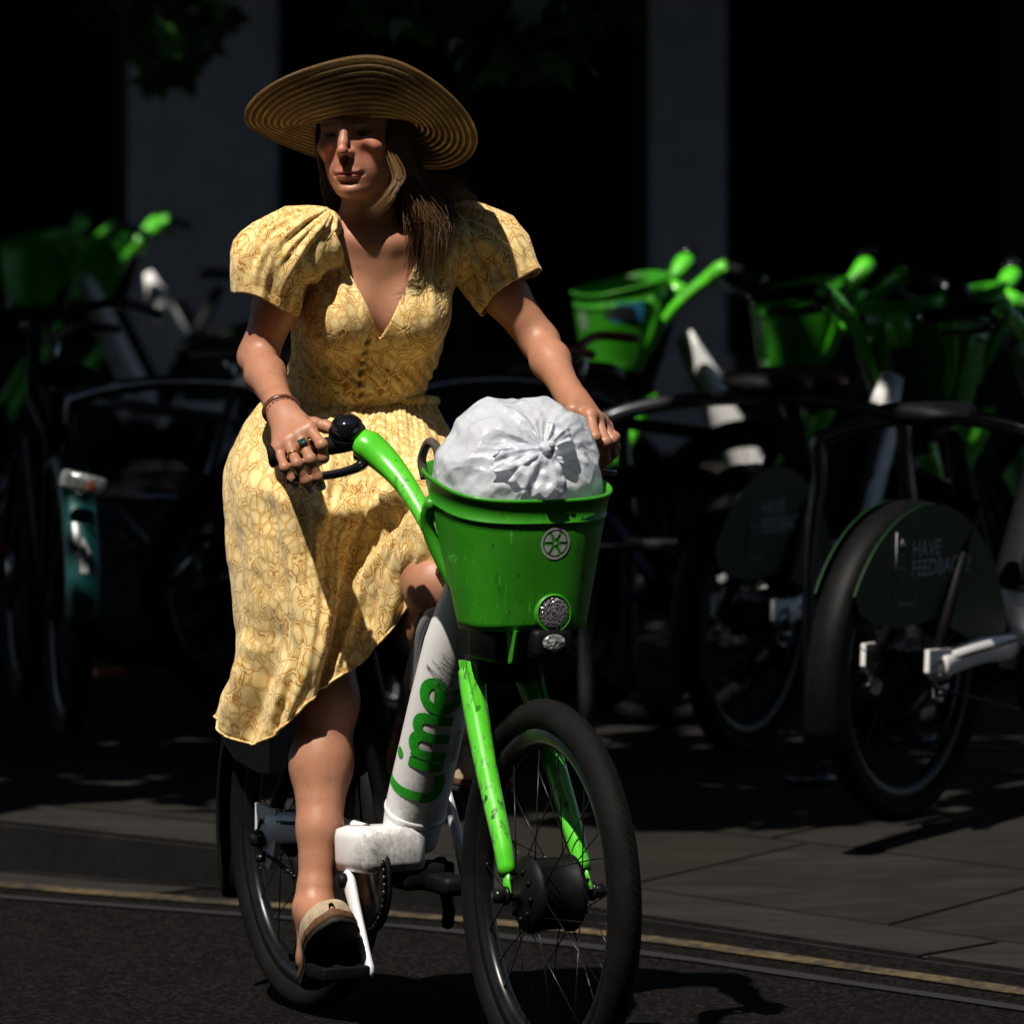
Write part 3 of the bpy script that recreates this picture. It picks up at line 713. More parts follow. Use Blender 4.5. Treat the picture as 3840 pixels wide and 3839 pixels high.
# legs and feet
HIP = {-1: np.array([.170, -.085, .985]), 1: np.array([.170, .085, .985])}
KN = {-1: np.array([.305, -.085, .618]), 1: np.array([.560, .022, .845])}
AN = {-1: np.array([.388, -.148, .245]), 1: np.array([.300, .160, .555])}
for s in (-1, 1):
    h_, k_, a_ = HIP[s], KN[s], AN[s]
    body.cone(h_, h_ + (k_ - h_) * .5, .088, .072, .03); body.cone(h_ + (k_ - h_) * .5, k_, .072, .054, .03)
    sh = (a_ - k_); d = sh / np.linalg.norm(sh); fwd = np.array([1., 0, 0]) - d * d[0]; fwd /= np.linalg.norm(fwd)
    body.ell(k_ + fwd * .018, (.034, .034, .040), .03)
    body.cone(k_, k_ + sh * .30 - fwd * .012, .050, .0545, .03); body.cone(k_ + sh * .30 - fwd * .012, k_ + sh * .62, .0545, .040, .03)
    body.cone(k_ + sh * .62, k_ + sh * .92, .040, .031, .02); body.cone(k_ + sh * .92, a_, .031, .033, .02)
    side = np.cross(d, fwd)
    for q in (-1, 1): body.ell(a_ + side * q * .026 + d * .0, (.013, .013, .015), .012)
FOOT = {-1: dict(heel=np.array([.392, -.152, .146]), ball=np.array([.530, -.190, .226]), toe=np.array([.585, -.200, .264])),
        1: dict(heel=np.array([.262, .158, .500]), ball=np.array([.400, .178, .500]), toe=np.array([.470, .182, .492]))}
for s in (-1, 1):
    f_ = FOOT[s]; a_ = AN[s]
    body.cone(a_, f_['heel'] + np.array([0, 0, .012]), .032, .030, .02)
    body.cone(a_ + np.array([.01, 0, -.012]), f_['ball'], .033, .024, .025); body.cone(f_['heel'], f_['ball'], .026, .028, .02)
    body.ell(f_['ball'], (.04, .042, .022), .02); body.cone(f_['ball'], f_['toe'], .024, .016, .015)
# head
def hl(x, y, z, r, k=.012, sub=False):
    z = z * .945 if z < 0 else z
    body.ell(hd(x, y, z), r, k, HR, sub)
def hc(a, b, ra, rb=None, k=.01, sub=False):
    a, b = [(q[0], q[1], q[2] * .945 if q[2] < 0 else q[2]) for q in (a, b)]
    body.cone(hd(*a), hd(*b), ra, rb, k, sub)
hl(-.012, 0, .038, (.094, .074, .086)); hl(.024, 0, -.025, (.066, .062, .085), .03)
hl(.034, 0, -.066, (.047, .044, .048), .03)
hl(.077, 0, -.107, (.014, .016, .013), .022)
for s in (-1, 1):
    hc((-.012, s * .054, -.050), (.056, s * .018, -.106), .015, .012, .03)
    hl(.060, s * .043, -.026, (.024, .021, .016), .022)
    hc((.083, s * .012, .021), (.071, s * .042, .024), .0070, .0065, .014)
    hl(.101, s * .0305, .002, (.016, .017, .012), .012, sub=True)          # eye socket
    hl(.0665, s * .0315, .000, (.0145, .0165, .0125), .004)                # lids over the ball
    hl(.084, s * .0325, -.002, (.013, .0125, .0030), .002, sub=True)       # narrow slit between the lids
    hl(-.012, s * .077, -.012, (.019, .008, .030), .006)
    hl(.088, s * .036, -.052, (.012, .010, .022), .02, sub=True)
hl(.068, 0, -.068, (.025, .030, .028), .018)
hc((.091, 0, .014), (.105, 0, -.016), .0080, .0078, .012); hc((.103, 0, -.016), (.1120, 0, -.031), .0082, .0088, .008)
hl(.1120, 0, -.033, (.0080, .0078, .0076), .006)
for s in (-1, 1):
    hl(.0965, s * .0098, -.0370, (.0100, .0056, .0068), .008)
    hl(.106, s * .0065, -.0445, (.005, .0035, .003), .003, sub=True)
hl(.0915, 0, -.0505, (.0045, .0042, .012), .007, sub=True)
hl(.0885, 0, -.0735, (.0090, .0220, .0050), .006); hl(.0865, 0, -.0835, (.0092, .0190, .0062), .006)
hl(.101, 0, -.0785, (.0125, .0235, .0015), .0025, sub=True)
for s in (-1, 1): hl(.084, s * .0270, -.0795, (.005, .003, .0025), .006, sub=True)
hl(.094, 0, -.0945, (.009, .016, .0040), .012, sub=True)
def skin_mat():
    t = NT('skin'); at = t.n('ShaderNodeAttribute', attribute_name='tint')
    nz = t.noise(55, 6, .65); bl = t.noise(11, 4)
    c = t.mix(t.ramp(bl, [(.3, 0.), (.7, 1.)]), (.35, .158, .092), (.42, .195, .118))
    c = t.mix(t.ramp(nz, [(.52, 0.), (.66, .4)]), c, (.28, .105, .058))
    sp = t.n('ShaderNodeSeparateColor'); t.l(at.outputs['Color'], sp.inputs[0])
    c = t.mix(sp.outputs[0], c, (.46, .10, .085)); c = t.mix(sp.outputs[1], c, (.40, .085, .085)); c = t.mix(sp.outputs[2], c, (.06, .028, .016))
    t.set(col=c, rough=t.ramp(nz, [(.3, .38), (.7, .55)]), sss=.0, spec=.45)
    t.b.inputs['Subsurface Radius'].default_value = (.012, .004, .002); t.b.inputs['Subsurface Scale'].default_value = .4
    t.bump(t.math('ADD', t.math('MULTIPLY', t.noise(420, 3), .5), t.noise(60, 5, .6)), .30, .0012); return t.m
M['skin'] = skin_mat()
HBOX = (np.array([.22, -.20, 1.535]), np.array([.54, .08, 1.80]))
RBOX = (np.array([.545, -.40, 1.03]), np.array([.76, -.175, 1.20]))
LBOX = (np.array([.610, .19, 1.03]), np.array([.80, .40, 1.21]))
chunks = []
V, F = nets(body, (.0, -.36, .13), (.74, .37, 1.58), .0042)
cen = V[F].mean(1); inb = np.zeros(len(F), bool)
for lo_, hi_ in (HBOX, RBOX, LBOX): inb |= ((cen > lo_ + .004) & (cen < hi_ - .004)).all(1)
# what the dress hides for good is left out: nothing of the trunk below the bust shows
chunks.append(clean(V, F, ~inb))
for bx_, h_ in ((HBOX, .0018), (RBOX, .0023), (LBOX, .0026)):
    v_, f_ = nets(body, bx_[0], bx_[1], h_); chunks.append((v_, f_))
V = np.concatenate([c[0] for c in chunks]); o_ = 0; FF = []
for c in chunks: FF.append(c[1] + o_); o_ += len(c[0])
F = np.concatenate(FF)
person = empty('person', (ORG[0], ORG[1], 0), RZ_BIKE)
me = fast_mesh('body', V, F, M['skin'])
hq = (V - HC) @ HR
tint = np.zeros((len(V), 4), np.float32); tint[:, 3] = 1
def blob(c, r): return np.exp(-(((hq - np.array(c)) / np.array(r)) ** 2).sum(1))
tint[:, 0] = np.clip(.40 * blob((.08, .042, -.030), (.04, .03, .028)) + .40 * blob((.08, -.042, -.030), (.04, .03, .028)) + .35 * blob((.115, 0, -.032), (.02, .014, .016)) + .10 * blob((.09, 0, -.06), (.06, .06, .06)), 0, .6)
lip = ((hq[:, 0] > .078) & (np.abs(hq[:, 1]) < .0235)).astype(float)
tint[:, 1] = lip * np.clip(1.3 - np.abs(hq[:, 2] + .0742) / (.0085 * np.sqrt(np.clip(1 - (hq[:, 1] / .0245) ** 2, 0.02, 1))) * 1.0, 0, 1) * .9
brow = np.zeros(len(V))
for s in (-1, 1): brow = np.maximum(brow, np.exp(-((hq[:, 2] - .0185 + .06 * np.abs(hq[:, 1] - s * .034)) / .0038) ** 2) * ((s * hq[:, 1] > .012) & (s * hq[:, 1] < .052) & (hq[:, 0] > .05)))
lash = np.zeros(len(V))
for s in (-1, 1): lash = np.maximum(lash, np.exp(-(((hq[:, 1] - s * .0325) / .0145) ** 2 + ((hq[:, 2] - .0012) / .0040) ** 2) ** 2) * (hq[:, 0] > .06))
tint[:, 2] = np.maximum(brow * .75, lash * .85)
for kn in RTIP.values(): tint[:, 0] = np.maximum(tint[:, 0], .45 * np.exp(-((V - kn[0]) ** 2).sum(1) / .012 ** 2))
at = me.attributes.new('tint', 'FLOAT_COLOR', 'POINT'); at.data.foreach_set('color', tint.ravel())
body_o = link_mesh('body', me, person)
# eyes
def eye_mat():
    t = NT('eye'); sep = t.n('ShaderNodeSeparateXYZ'); t.l(t.tc.outputs['Object'], sep.inputs[0])
    r = t.math('SQRT', t.math('ADD', t.math('POWER', sep.outputs[1], 2.0), t.math('POWER', sep.outputs[2], 2.0)))
    c = t.ramp(t.math('MULTIPLY', r, 100.0), [(.0, (.003, .003, .003)), (.22, (.003, .003, .003)), (.25, (.07, .04, .02)), (.52, (.05, .03, .015)), (.58, (.30, .26, .24))])
    t.set(col=c, rough=.05); return t.m
M['eye'] = eye_mat()
ev, ef = lathe([(.0122 * math.sin(a), .0122 * math.cos(a)) for a in np.linspace(math.pi, 0, 14)], 'x', 20)
for s in (-1, 1):
    e = obj('eye', ev, ef, M['eye'], person); e.location = hd(.0670, s * .0315, -.001); e.rotation_euler = (0, 0, yaw + R(-6))
# fingernails
M['nail'] = simple('nail_varnish', (.75, .5, .55), .15, 0, .05, 50, .6)
for T_ in (RTIP, LTIP):
    for k_, q in T_.items():
        a, b = q[-2], q[-1]; d = (b - a) / np.linalg.norm(b - a)
        tocam = to_loc((0, 0, CAM_H)) - b; tocam /= np.linalg.norm(tocam); nz = tocam - d * tocam.dot(d); nz /= np.linalg.norm(nz); sd = np.cross(d, nz)
        rr = {'i': .0103, 'm': .0104, 'r': .0098, 'p': .0086}[k_] * .80
        vs = []
        for i in range(6):
            for j in range(7):
                x = (i / 5 - .35) * .0125; an = (j / 6 - .5) * 2.0 * (1 - .25 * max(0, i / 5 - .6))
                rad_ = rr * 1.05 * math.sqrt(max(.25, 1 - max(0, x / (rr * 1.6)) ** 2))
                vs.append(b + d * x + rad_ * (nz * math.cos(an) + sd * math.sin(an)))
        obj('fingernail', vs, [(i * 7 + j, i * 7 + j + 1, (i + 1) * 7 + j + 1, (i + 1) * 7 + j) for i in range(5) for j in range(6)], M['nail'], person)
# bracelets and rings
M['gold'] = simple('gold', (.75, .48, .18), .2, 1, .1, 60)
M['emerald'] = simple('emerald', (.004, .04, .03), .08, 0, .2, 40, .6)
M['wood_bead'] = simple('wood_bead', (.11, .04, .018), .28, 0, .4, 90, .6)
e, w = EL[-1], WRI[-1]; fw = (w - e) / np.linalg.norm(w - e); u_, v_, _ = frame_of(fw)
c1 = w - fw * .012
cuff = [c1 + .0285 * (u_ * math.cos(a) + v_ * math.sin(a)) * 1.0 for a in np.linspace(0, 2 * math.pi, 36, endpoint=False)]
obj('bracelet', *tube(cuff, .0085, 10, closed=True, flat=.45, flat_axis=(0, 0, 1)), M['wood_bead'], person)
mb = MB()
for k in range(22):
    a = 2 * math.pi * k / 22; p = w + fw * .004 + .0275 * (u_ * math.cos(a) + v_ * math.sin(a))
    mb.add((lathe([(.0048 * math.sin(x), .0048 * math.cos(x)) for x in np.linspace(math.pi, 0, 7)], 'z', 8, p)))
mb.build('bead_bracelet', M['wood_bead'], person)
def ring_on(k_, f, name, r, stone):
    a, b = RTIP[k_][0], RTIP[k_][1]; d = (b - a) / np.linalg.norm(b - a); c = a + (b - a) * f; u, v, _ = frame_of(d)
    o = obj(name, *tube([c + r * (u * math.cos(x) + v * math.sin(x)) for x in np.linspace(0, 2 * math.pi, 28, endpoint=False)], .0016 if not stone else .0026, 8, closed=True), M['gold'], person)
    if stone:
        tocam = to_loc((-.6, 0, CAM_H + 2)) - c; n = tocam - d * tocam.dot(d); n /= np.linalg.norm(n); rm = np.stack([d, np.cross(n, d), n], 1)
        obj('stone', *box(c + n * (r + .003), (.013, .015, .008), .002, rm), M['emerald'], o)
ring_on('r', .62, 'ring', .0108, False); ring_on('m', .50, 'ring', .0116, True)

# ------------------------------------------------------------------ dress
def dress_mat():
    t = NT('snake_print_cotton'); ob = t.tc.outputs['Object']
    wv = t.n('ShaderNodeTexNoise'); wv.inputs['Scale'].default_value = 22; wv.inputs['Detail'].default_value = 3; t.l(ob, wv.inputs['Vector'])
    add = t.n('ShaderNodeMix', data_type='VECTOR'); add.inputs[0].default_value = .028
    t.l(ob, add.inputs[4]); t.l(wv.outputs['Color'], add.inputs[5])
    def voro(scale, feat):
        v = t.n('ShaderNodeTexVoronoi', feature=feat); v.inputs['Scale'].default_value = scale; v.inputs['Randomness'].default_value = 1.0
        mp = t.n('ShaderNodeMapping'); mp.inputs['Scale'].default_value = (1.1, 1.1, .85); t.l(add.outputs[1], mp.inputs[0]); t.l(mp.outputs[0], v.inputs['Vector']); return v
    pick = t.ramp(t.noise(9, 2), [(.47, 0.), (.50, 1.)])
    e = t.mix(pick, voro(33, 'DISTANCE_TO_EDGE').outputs['Distance'], voro(54, 'DISTANCE_TO_EDGE').outputs['Distance']); cl = voro(33, 'F1').outputs['Color']
    fine = t.noise(160, 5, .7); mid = t.noise(45, 4)
    ee = t.math('ADD', e, t.math('ADD', t.math('MULTIPLY', t.math('SUBTRACT', fine, .5), .09), t.math('MULTIPLY', t.math('SUBTRACT', t.noise(13, 3), .5), .10)))
    base = t.mix(t.ramp(mid, [(.35, 0.), (.65, 1.)]), (.83, .62, .26), (.88, .71, .37))
    sep = t.n('ShaderNodeSeparateColor'); t.l(cl, sep.inputs[0])
    base = t.mix(t.math('MULTIPLY', sep.outputs[0], .5), base, (.74, .53, .21))
    c = t.mix(t.ramp(ee, [(.03, 0.), (.045, 1.), (.078, 1.), (.105, .30), (.21, 0.)]), base, (.44, .195, .012))
    c = t.mix(t.math('MULTIPLY', t.ramp(ee, [(.015, 1.), (.06, 0.)]), t.ramp(mid, [(.4, .0), (.6, .35)])), c, (.80, .67, .40))
    t.set(col=c, rough=.75, spec=.2, sheen=.15)
    t.bump(t.math('ADD', t.noise(600, 2), t.math('MULTIPLY', t.noise(26, 4, .5), 1.6)), .22, .0016); return t.m
M['dress'] = dress_mat()
VPT = loc_px(1432, 1265, 12.60)                                   # bottom of the neckline
def bodice(P):
    d = torso(P)
    for s in (-1, 1): d = np.minimum(d, sd_cone(P, SH[s] + np.array([0, -s * .045, .002]), SH[s] + np.array([0, s * .02, -.03]), .050, .055))
    q = (P - TC) @ TR + TC
    # gathers under the bust and soft pulls
    fold = .0022 * np.sin(q[:, 1] * 210 + 9 * np.sin(q[:, 2] * 26)) * np.clip((q[:, 2] - 1.16) / .06, 0, 1) * np.clip((1.30 - q[:, 2]) / .08, 0, 1)
    fold += .0030 * np.sin(q[:, 1] * 150 + q[:, 2] * 14) * np.clip((q[:, 2] - 1.30) / .06, 0, 1) * (q[:, 0] > .30)
    c = d - .0085 - fold; d = np.maximum(c, -(c + .0045))
    vq = (VPT - TC) @ TR + TC; hz = q[:, 2] - (vq[2] - .004)
    side = np.where(q[:, 1] > vq[1], .50, .50)
    vcut = np.maximum(np.abs(q[:, 1] - vq[1] * np.clip(1 - hz / .2, 0, 1)) - np.clip(hz * .47, -.05, .098), .30 - q[:, 0])   # the V
    vcut = np.maximum(vcut, -hz)
    d = np.maximum(d, -vcut)
    nk = np.linalg.norm((P - NECK0)[:, :2] * np.array([1.05, .92]), axis=1) - .082; d = np.maximum(d, -np.maximum(nk, 1.44 - P[:, 2]))
    d = np.maximum(d, 1.135 - P[:, 2])
    d = np.maximum(d, np.abs(q[:, 1]) - .205)
    return d
V, F = nets(bodice, (.08, -.23, 1.12), (.46, .23, 1.54), .0029, probe=lambda P: np.where(np.abs(torso(P, False) - .005) < .1, 0.0, 1.0))
dress = link_mesh('dress', fast_mesh('dress', smooth_mesh(V, F, 1, .4), F, M['dress']), person)
def sleeve(s):
    a, e = SH[s], EL[s]; ax = (e - a) / np.linalg.norm(e - a); Ls = np.linalg.norm(e - a)
    out = np.array([.0, s * 1., .10]); out -= ax * out.dot(ax); out /= np.linalg.norm(out); fr = np.cross(ax, out)
    fs = [-.30, -.27, -.20, -.10, 0, .09, .18, .27, .36, .44, .49, .53, .545, .54, .51, .40, .3]
    rr = [.012, .030, .049, .059, .065, .069, .0705, .0705, .069, .066, .0645, .064, .0625, .0605, .061, .063, .063]
    of = [-.03, -.024, -.008, .008, .022, .031, .036, .038, .037, .034, .031, .029, .029, .029, .030, .034, .034] if s < 0 else [-.03, -.026, -.012, .002, .014, .022, .026, .027, .025, .020, .017, .015, .015, .015, .016, .02, .02]
    n = 96; rings = []
    for f, r, o in zip(fs, rr, of):
        c = a + ax * Ls * f + out * o; rg = []; r = r * (1.0 if s < 0 else 1.09)
        for k in range(n):
            p = 2 * math.pi * k / n
            g = np.clip(1 - (f + .25) / .75, 0, 1)
            wob = .0050 * math.sin(9 * p + 3 * s + 2.5 * f) + .0035 * math.sin(15 * p + 1.7 - 5 * f) + .0030 * math.sin(23 * p + 4 * f)
            wob *= (.35 + 1.0 * g) * (1 if f > -.25 else .3)
            wob += .006 * math.sin(3 * p + 7 * f + s) * (f > 0)
            droop = .012 * max(0, f) * math.sin(2 * p + .6)
            rg.append(c + (r + wob) * (out * math.cos(p) + fr * math.sin(p)) + ax * droop)
        rg = np.array(rg); wr = vnoise(rg, 26, 3.3 + s) * .006 + vnoise(rg, 60, 1.1) * .0025
        rd = rg - c; rg = rg + rd / np.linalg.norm(rd, axis=1)[:, None] * (wr * (.4 if f < -.2 else 1))[:, None] + ax * (vnoise(rg, 18, 8.8) * .006)[:, None] * (f > .4)
        rings.append(rg)
    return loft(rings, True, False)
for s in (-1, 1): obj('sleeve', *sleeve(s), M['dress'], dress)
# fabric-covered buttons down the bodice
bv, bf = lathe([(0, -.003), (.0065, -.003), (.0075, 0), (.006, .003), (0, .004)], 'x', 14)
bme = mesh_from('button', bv, bf, M['dress'])
for k in range(7):
    z = VPT[2] - .012 - k * .0205; p0 = ch(.40, -.03 + .002 * k, z); x = p0[0] + .12
    xs = np.linspace(p0[0] + .1, p0[0] - .2, 301); pts = np.stack([xs, np.full(301, p0[1]), np.full(301, z)], 1); dd = torso(pts) - .011
    i = np.argmax(dd < 0); b = link_mesh('button', bme, dress); b.location = (xs[i], p0[1], z); b.rotation_euler = (0, 0, R(-14))
# skirt
COLS = [
 [(1085,1475,12.80),(975,1530,12.80),(862,1740,12.80),(846,1850,12.80),(868,2080,12.79),(895,2320,12.78),(882,2500,12.79),(822,2705,12.82)],
 [(1150,1478,12.74),(1060,1560,12.70),(980,1750,12.67),(965,1900,12.65),(985,2100,12.64),(1000,2350,12.64),(985,2550,12.66),(925,2790,12.72)],
 [(1240,1480,12.71),(1200,1600,12.64),(1150,1780,12.59),(1130,1920,12.57),(1130,2120,12.57),(1120,2350,12.57),(1090,2560,12.59),(1035,2745,12.63)],
 [(1320,1480,12.70),(1310,1600,12.63),(1290,1780,12.575),(1270,1930,12.565),(1250,2130,12.58),(1220,2350,12.57),(1190,2480,12.58),(1150,2630,12.60)],
 [(1400,1482,12.70),(1410,1600,12.63),(1410,1780,12.565),(1390,1950,12.58),(1350,2130,12.60),(1310,2300,12.60),(1280,2430,12.60),(1240,2560,12.60)],
 [(1470,1485,12.71),(1490,1600,12.64),(1500,1760,12.54),(1495,1880,12.50),(1470,2010,12.52),(1440,2150,12.56),(1415,2290,12.58),(1390,2450,12.58)],
 [(1540,1485,12.73),(1570,1600,12.66),(1585,1740,12.54),(1590,1830,12.48),(1585,1930,12.46),(1575,2040,12.46),(1560,2150,12.49),(1535,2270,12.53)],
 [(1595,1488,12.78),(1632,1590,12.73),(1655,1720,12.58),(1665,1800,12.48),(1670,1880,12.43),(1672,1960,12.41),(1672,2030,12.40),(1668,2095,12.40)],
 [(1615,1490,12.84),(1680,1600,12.82),(1740,1730,12.70),(1770,1820,12.58),(1785,1900,12.52),(1790,1980,12.49),(1790,2060,12.48),(1785,2120,12.49)],
 [(1590,1490,12.90),(1640,1600,12.95),(1640,1750,12.95),(1620,1900,12.93),(1600,2050,12.90),(1590,2150,12.90),(1580,2250,12.90),(1570,2330,12.90)],
 [(1400,1490,12.97),(1380,1600,13.05),(1340,1750,13.09),(1300,1900,13.08),(1270,2050,13.06),(1250,2250,13.06),(1240,2400,13.06),(1230,2500,13.06)],
 [(1180,1485,12.93),(1090,1580,12.98),(1020,1750,13.00),(1000,1880,13.00),(990,2080,12.99),(980,2320,12.98),(950,2520,12.98),(905,2660,12.96)]]
CP = np.array([[loc_px(*p) for p in c] for c in COLS])
def cr(P, t, closed):
    n = len(P); i = np.floor(t).astype(int); f = (t - i)[:, None, None]
    g = (lambda k: P[k % n]) if closed else (lambda k: np.where(((k < 0) | (k > n - 1))[:, None, None], 2 * P[np.clip(k, 0, n - 1)] - P[np.clip(2 * np.clip(k, 0, n - 1) - k, 0, n - 1)], P[np.clip(k, 0, n - 1)]))
    a, b, c, d = g(i - 1), g(i), g(i + 1), g(i + 2)
    return .5 * (2 * b + (-a + c) * f + (2 * a - 5 * b + 4 * c - d) * f ** 2 + (-a + 3 * b - 3 * c + d) * f ** 3)
NA, NB = 264, 130
G1 = cr(CP, np.arange(NA) * 12 / NA, True)                               # around
G2 = cr(G1.transpose(1, 0, 2), np.minimum(np.linspace(0, 7, NB), 6.9999), False).transpose(1, 0, 2)   # down
du = np.roll(G2, -1, 0) - np.roll(G2, 1, 0); dv = np.gradient(G2, axis=1); nr = np.cross(du, dv); nr /= np.linalg.norm(nr, axis=2)[..., None] + 1e-12
ctr = G2.mean(0, keepdims=True); sg = np.sign(((G2 - ctr) * nr).sum(2).mean()); nr *= sg
ia = (np.arange(NA) * 12 / NA)[:, None]; jb = np.linspace(0, 7, NB)[None, :]
ang = ia / 12 * 2 * math.pi
qn = np.stack([np.cos(ang) * 3 + 0 * jb, np.sin(ang) * 3 + 0 * jb, .22 * jb + 0 * ang], -1).reshape(-1, 3)
f1 = vnoise(qn, 1.1, 2.2).reshape(NA, NB); f2 = vnoise(qn, 2.6, 6.1).reshape(NA, NB); f3 = vnoise(G2.reshape(-1, 3), 16, 3.3).reshape(NA, NB); f4 = vnoise(G2.reshape(-1, 3), 38, 1.3).reshape(NA, NB)
grow = np.clip(jb / 2.0, .05, 1)
disp = (.022 * f1 + .010 * f2) * grow + .005 * f3 * np.clip(jb, .1, 1) + .0022 * f4
gath = .0025 * np.sin(ang * 46 + 3 * np.sin(jb)) * np.exp(-jb / .8); disp = disp + gath          # gathers at the waist seam
def roll(i0, j0, i1, j1, w, h):
    "a rolled crease between two places of the panel"
    t_ = np.clip(((ia - i0) * (i1 - i0) + (jb - j0) * (j1 - j0)) / ((i1 - i0) ** 2 + (j1 - j0) ** 2), 0, 1)
    d_ = np.sqrt((ia - i0 - t_ * (i1 - i0)) ** 2 + (jb - j0 - t_ * (j1 - j0)) ** 2); return h * np.exp(-(d_ / w) ** 2)
disp = disp + roll(2.6, 3.0, 6.6, 2.35, .34, .020) - roll(2.8, 3.7, 6.4, 3.3, .40, .014) + roll(1.4, 2.6, 2.6, 3.0, .3, .008)
disp = disp + roll(.6, 5.5, .3, 7, .25, .012) - roll(1.1, 5.2, .9, 7, .25, .012) + roll(1.7, 5.8, 1.6, 7, .25, .010)
G2 = G2 + nr * disp[..., None]
Vs = G2.reshape(-1, 3); Fs = [(i * NB + j, ((i + 1) % NA) * NB + j, ((i + 1) % NA) * NB + j + 1, i * NB + j + 1) for i in range(NA) for j in range(NB - 1)]
if sg < 0: Fs = [q[::-1] for q in Fs]
sk = obj('skirt', Vs, Fs, M['dress'], dress)
md = sk.modifiers.new('cloth_thickness', 'SOLIDIFY'); md.thickness = .0016; md.offset = -1
hem = [tuple(p) for p in G2[:, -1]]
obj('hem', *tube(np.array(hem), .0026, 6, closed=True), M['dress'], dress)
band = G2[:, 3] + nr[:, 3] * .002
obj('waistband', *tube(band, .0095, 8, closed=True), M['dress'], dress)

# ------------------------------------------------------------------ straw hat
def straw_mat():
    t = NT('woven_straw'); nz = t.noise(240, 5, .7); bl = t.noise(25, 4)
    t.set(col=t.mix(t.ramp(nz, [(.35, 0.), (.65, 1.)]), (.065, .042, .017), (.20, .13, .052)), rough=.55, spec=.4)
    t.bump(t.math('ADD', nz, bl), .7, .0022)
    tr = t.n('ShaderNodeBsdfTranslucent'); tr.inputs[0].default_value = (.95, .68, .32, 1); mx = t.n('ShaderNodeMixShader'); sm_ = t.n('ShaderNodeAttribute', attribute_name='seam')
    t.l(t.math('ADD', t.math('MULTIPLY', t.math('MULTIPLY', sm_.outputs['Fac'], t.ramp(bl, [(.3, .25), (.7, 1.)])), .70), .003), mx.inputs[0])
    t.l(t.b.outputs[0], mx.inputs[1]); t.l(tr.outputs[0], mx.inputs[2]); t.l(mx.outputs[0], t.out.inputs[0]); return t.m
M['straw'] = straw_mat()
W2L = np.array([[F2[0], F2[1], 0], [L2[0], L2[1], 0], [0, 0, 1.]])        # world directions -> rider's axes
hat_c = hd(-.014, 0, .022)
def hat_point(rho, psi, lift=0.0):
    "rho 0 at the head band, 1 at the edge; psi 0 towards the camera, positive to the photo's right"
    cs = (1 + math.cos(psi + .05)) / 2
    al = R(-34 + 78 * cs ** 2.0) - R(14) * math.sin(psi) * (1 - .5 * cs) + R(3.5) * math.sin(3 * psi + .9) + R(1.5) * math.sin(5 * psi)
    ln = .138 + .005 * math.cos(psi)
    bend = al - R(9) + R(18) * rho * (.4 + .6 * cs)                       # the brim curls a little towards its edge
    rb = .086 + .006 * math.cos(2 * (psi - R(20)))
    r_ = rb + ln * rho * math.cos(bend); z = ln * rho * math.sin(bend) + .004 * math.sin(psi * 2)
    nrm = np.array([-math.sin(bend), math.cos(bend)]) * lift
    r_ += nrm[0]; z += nrm[1]
    w = np.array([math.sin(psi) * r_, -math.cos(psi) * r_, z]); return hat_c + W2L @ w
np_, nrh = 168, 120; rings = []; seam = []
for j in range(nrh + 1):
    rho = j / nrh; rows = 12.0; ph = (rho * rows) % 1.0; seam.append(math.exp(-(min(ph, 1 - ph) / .17) ** 2))
    cor = .0030 * (abs(math.sin(math.pi * ph)) ** .7) if rho < .93 else .0022
    rings.append(np.array([hat_point(rho, 2 * math.pi * k / np_, -cor) for k in range(np_)]))
for j in range(nrh, -1, -2):
    rho = j / nrh; ph = (rho * 12) % 1.0; seam.append(math.exp(-(min(ph, 1 - ph) / .17) ** 2))
    rings.append(np.array([hat_point(rho, 2 * math.pi * k / np_, .0022 + .0022 * (1 - abs(math.sin(math.pi * ph)))) for k in range(np_)]))
tilt = np.array([-.012, 0, 0])
for (r_, z) in ((.090, .012), (.092, .03), (.093, .05), (.090, .070), (.080, .088), (.058, .100), (.028, .1055), (.001, .106)):
    for dz in (0, .0035):
        rings.append(np.array([hat_c + W2L @ np.array([math.sin(p) * (r_ + dz * .5), -math.cos(p) * (r_ + dz * .5) * 1.06, z + dz * .4]) for p in np.linspace(0, 2 * math.pi, np_, endpoint=False)]))
seam += [0.0] * (len(rings) - len(seam))
hv, hf = loft(rings, False, True); hat = obj('straw_hat', hv, hf, M['straw'], person)
hat.data.attributes.new('seam', 'FLOAT', 'POINT').data.foreach_set('value', np.repeat(np.array(seam, np.float32), np_))
# ------------------------------------------------------------------ hair
def hair_mat():
    t = NT('hair'); rnd = t.n('ShaderNodeAttribute', attribute_name='shade')
    nz = t.noise(120, 3)
    t.set(col=t.mix(rnd.outputs['Fac'], (.045, .022, .009), (.26, .145, .052)), rough=.36, spec=.5); t.bump(nz, .2, .001); return t.m
M['hair'] = hair_mat()
mb = MB(); shade = []
def strand(pts, r, sh, n=18, wave=.0025):
    p = bez(pts, n); t_ = np.linspace(0, 1, len(p)); a_, b_ = rng.uniform(0, 6, 2)
    p = p + wave * t_[:, None] * np.stack([np.sin(t_ * 11 + a_), np.cos(t_ * 9 + b_), 0 * t_], 1)
    v, f = tube(p, r * np.interp(t_, [0, .1, .7, 1], [.8, 1, .8, .12]), 3, False); mb.add((v, f)); shade.extend([sh] * len(v))
RW = np.linalg.inv(W2L)
def wl(dx, dy, z): return np.array([HC[0], HC[1], 0]) + W2L @ np.array([dx, dy, 0]) + np.array([0, 0, z])   # photo-right, away, height
CL = [(rng.random(), rng.random(), rng.random()) for _ in range(60)]
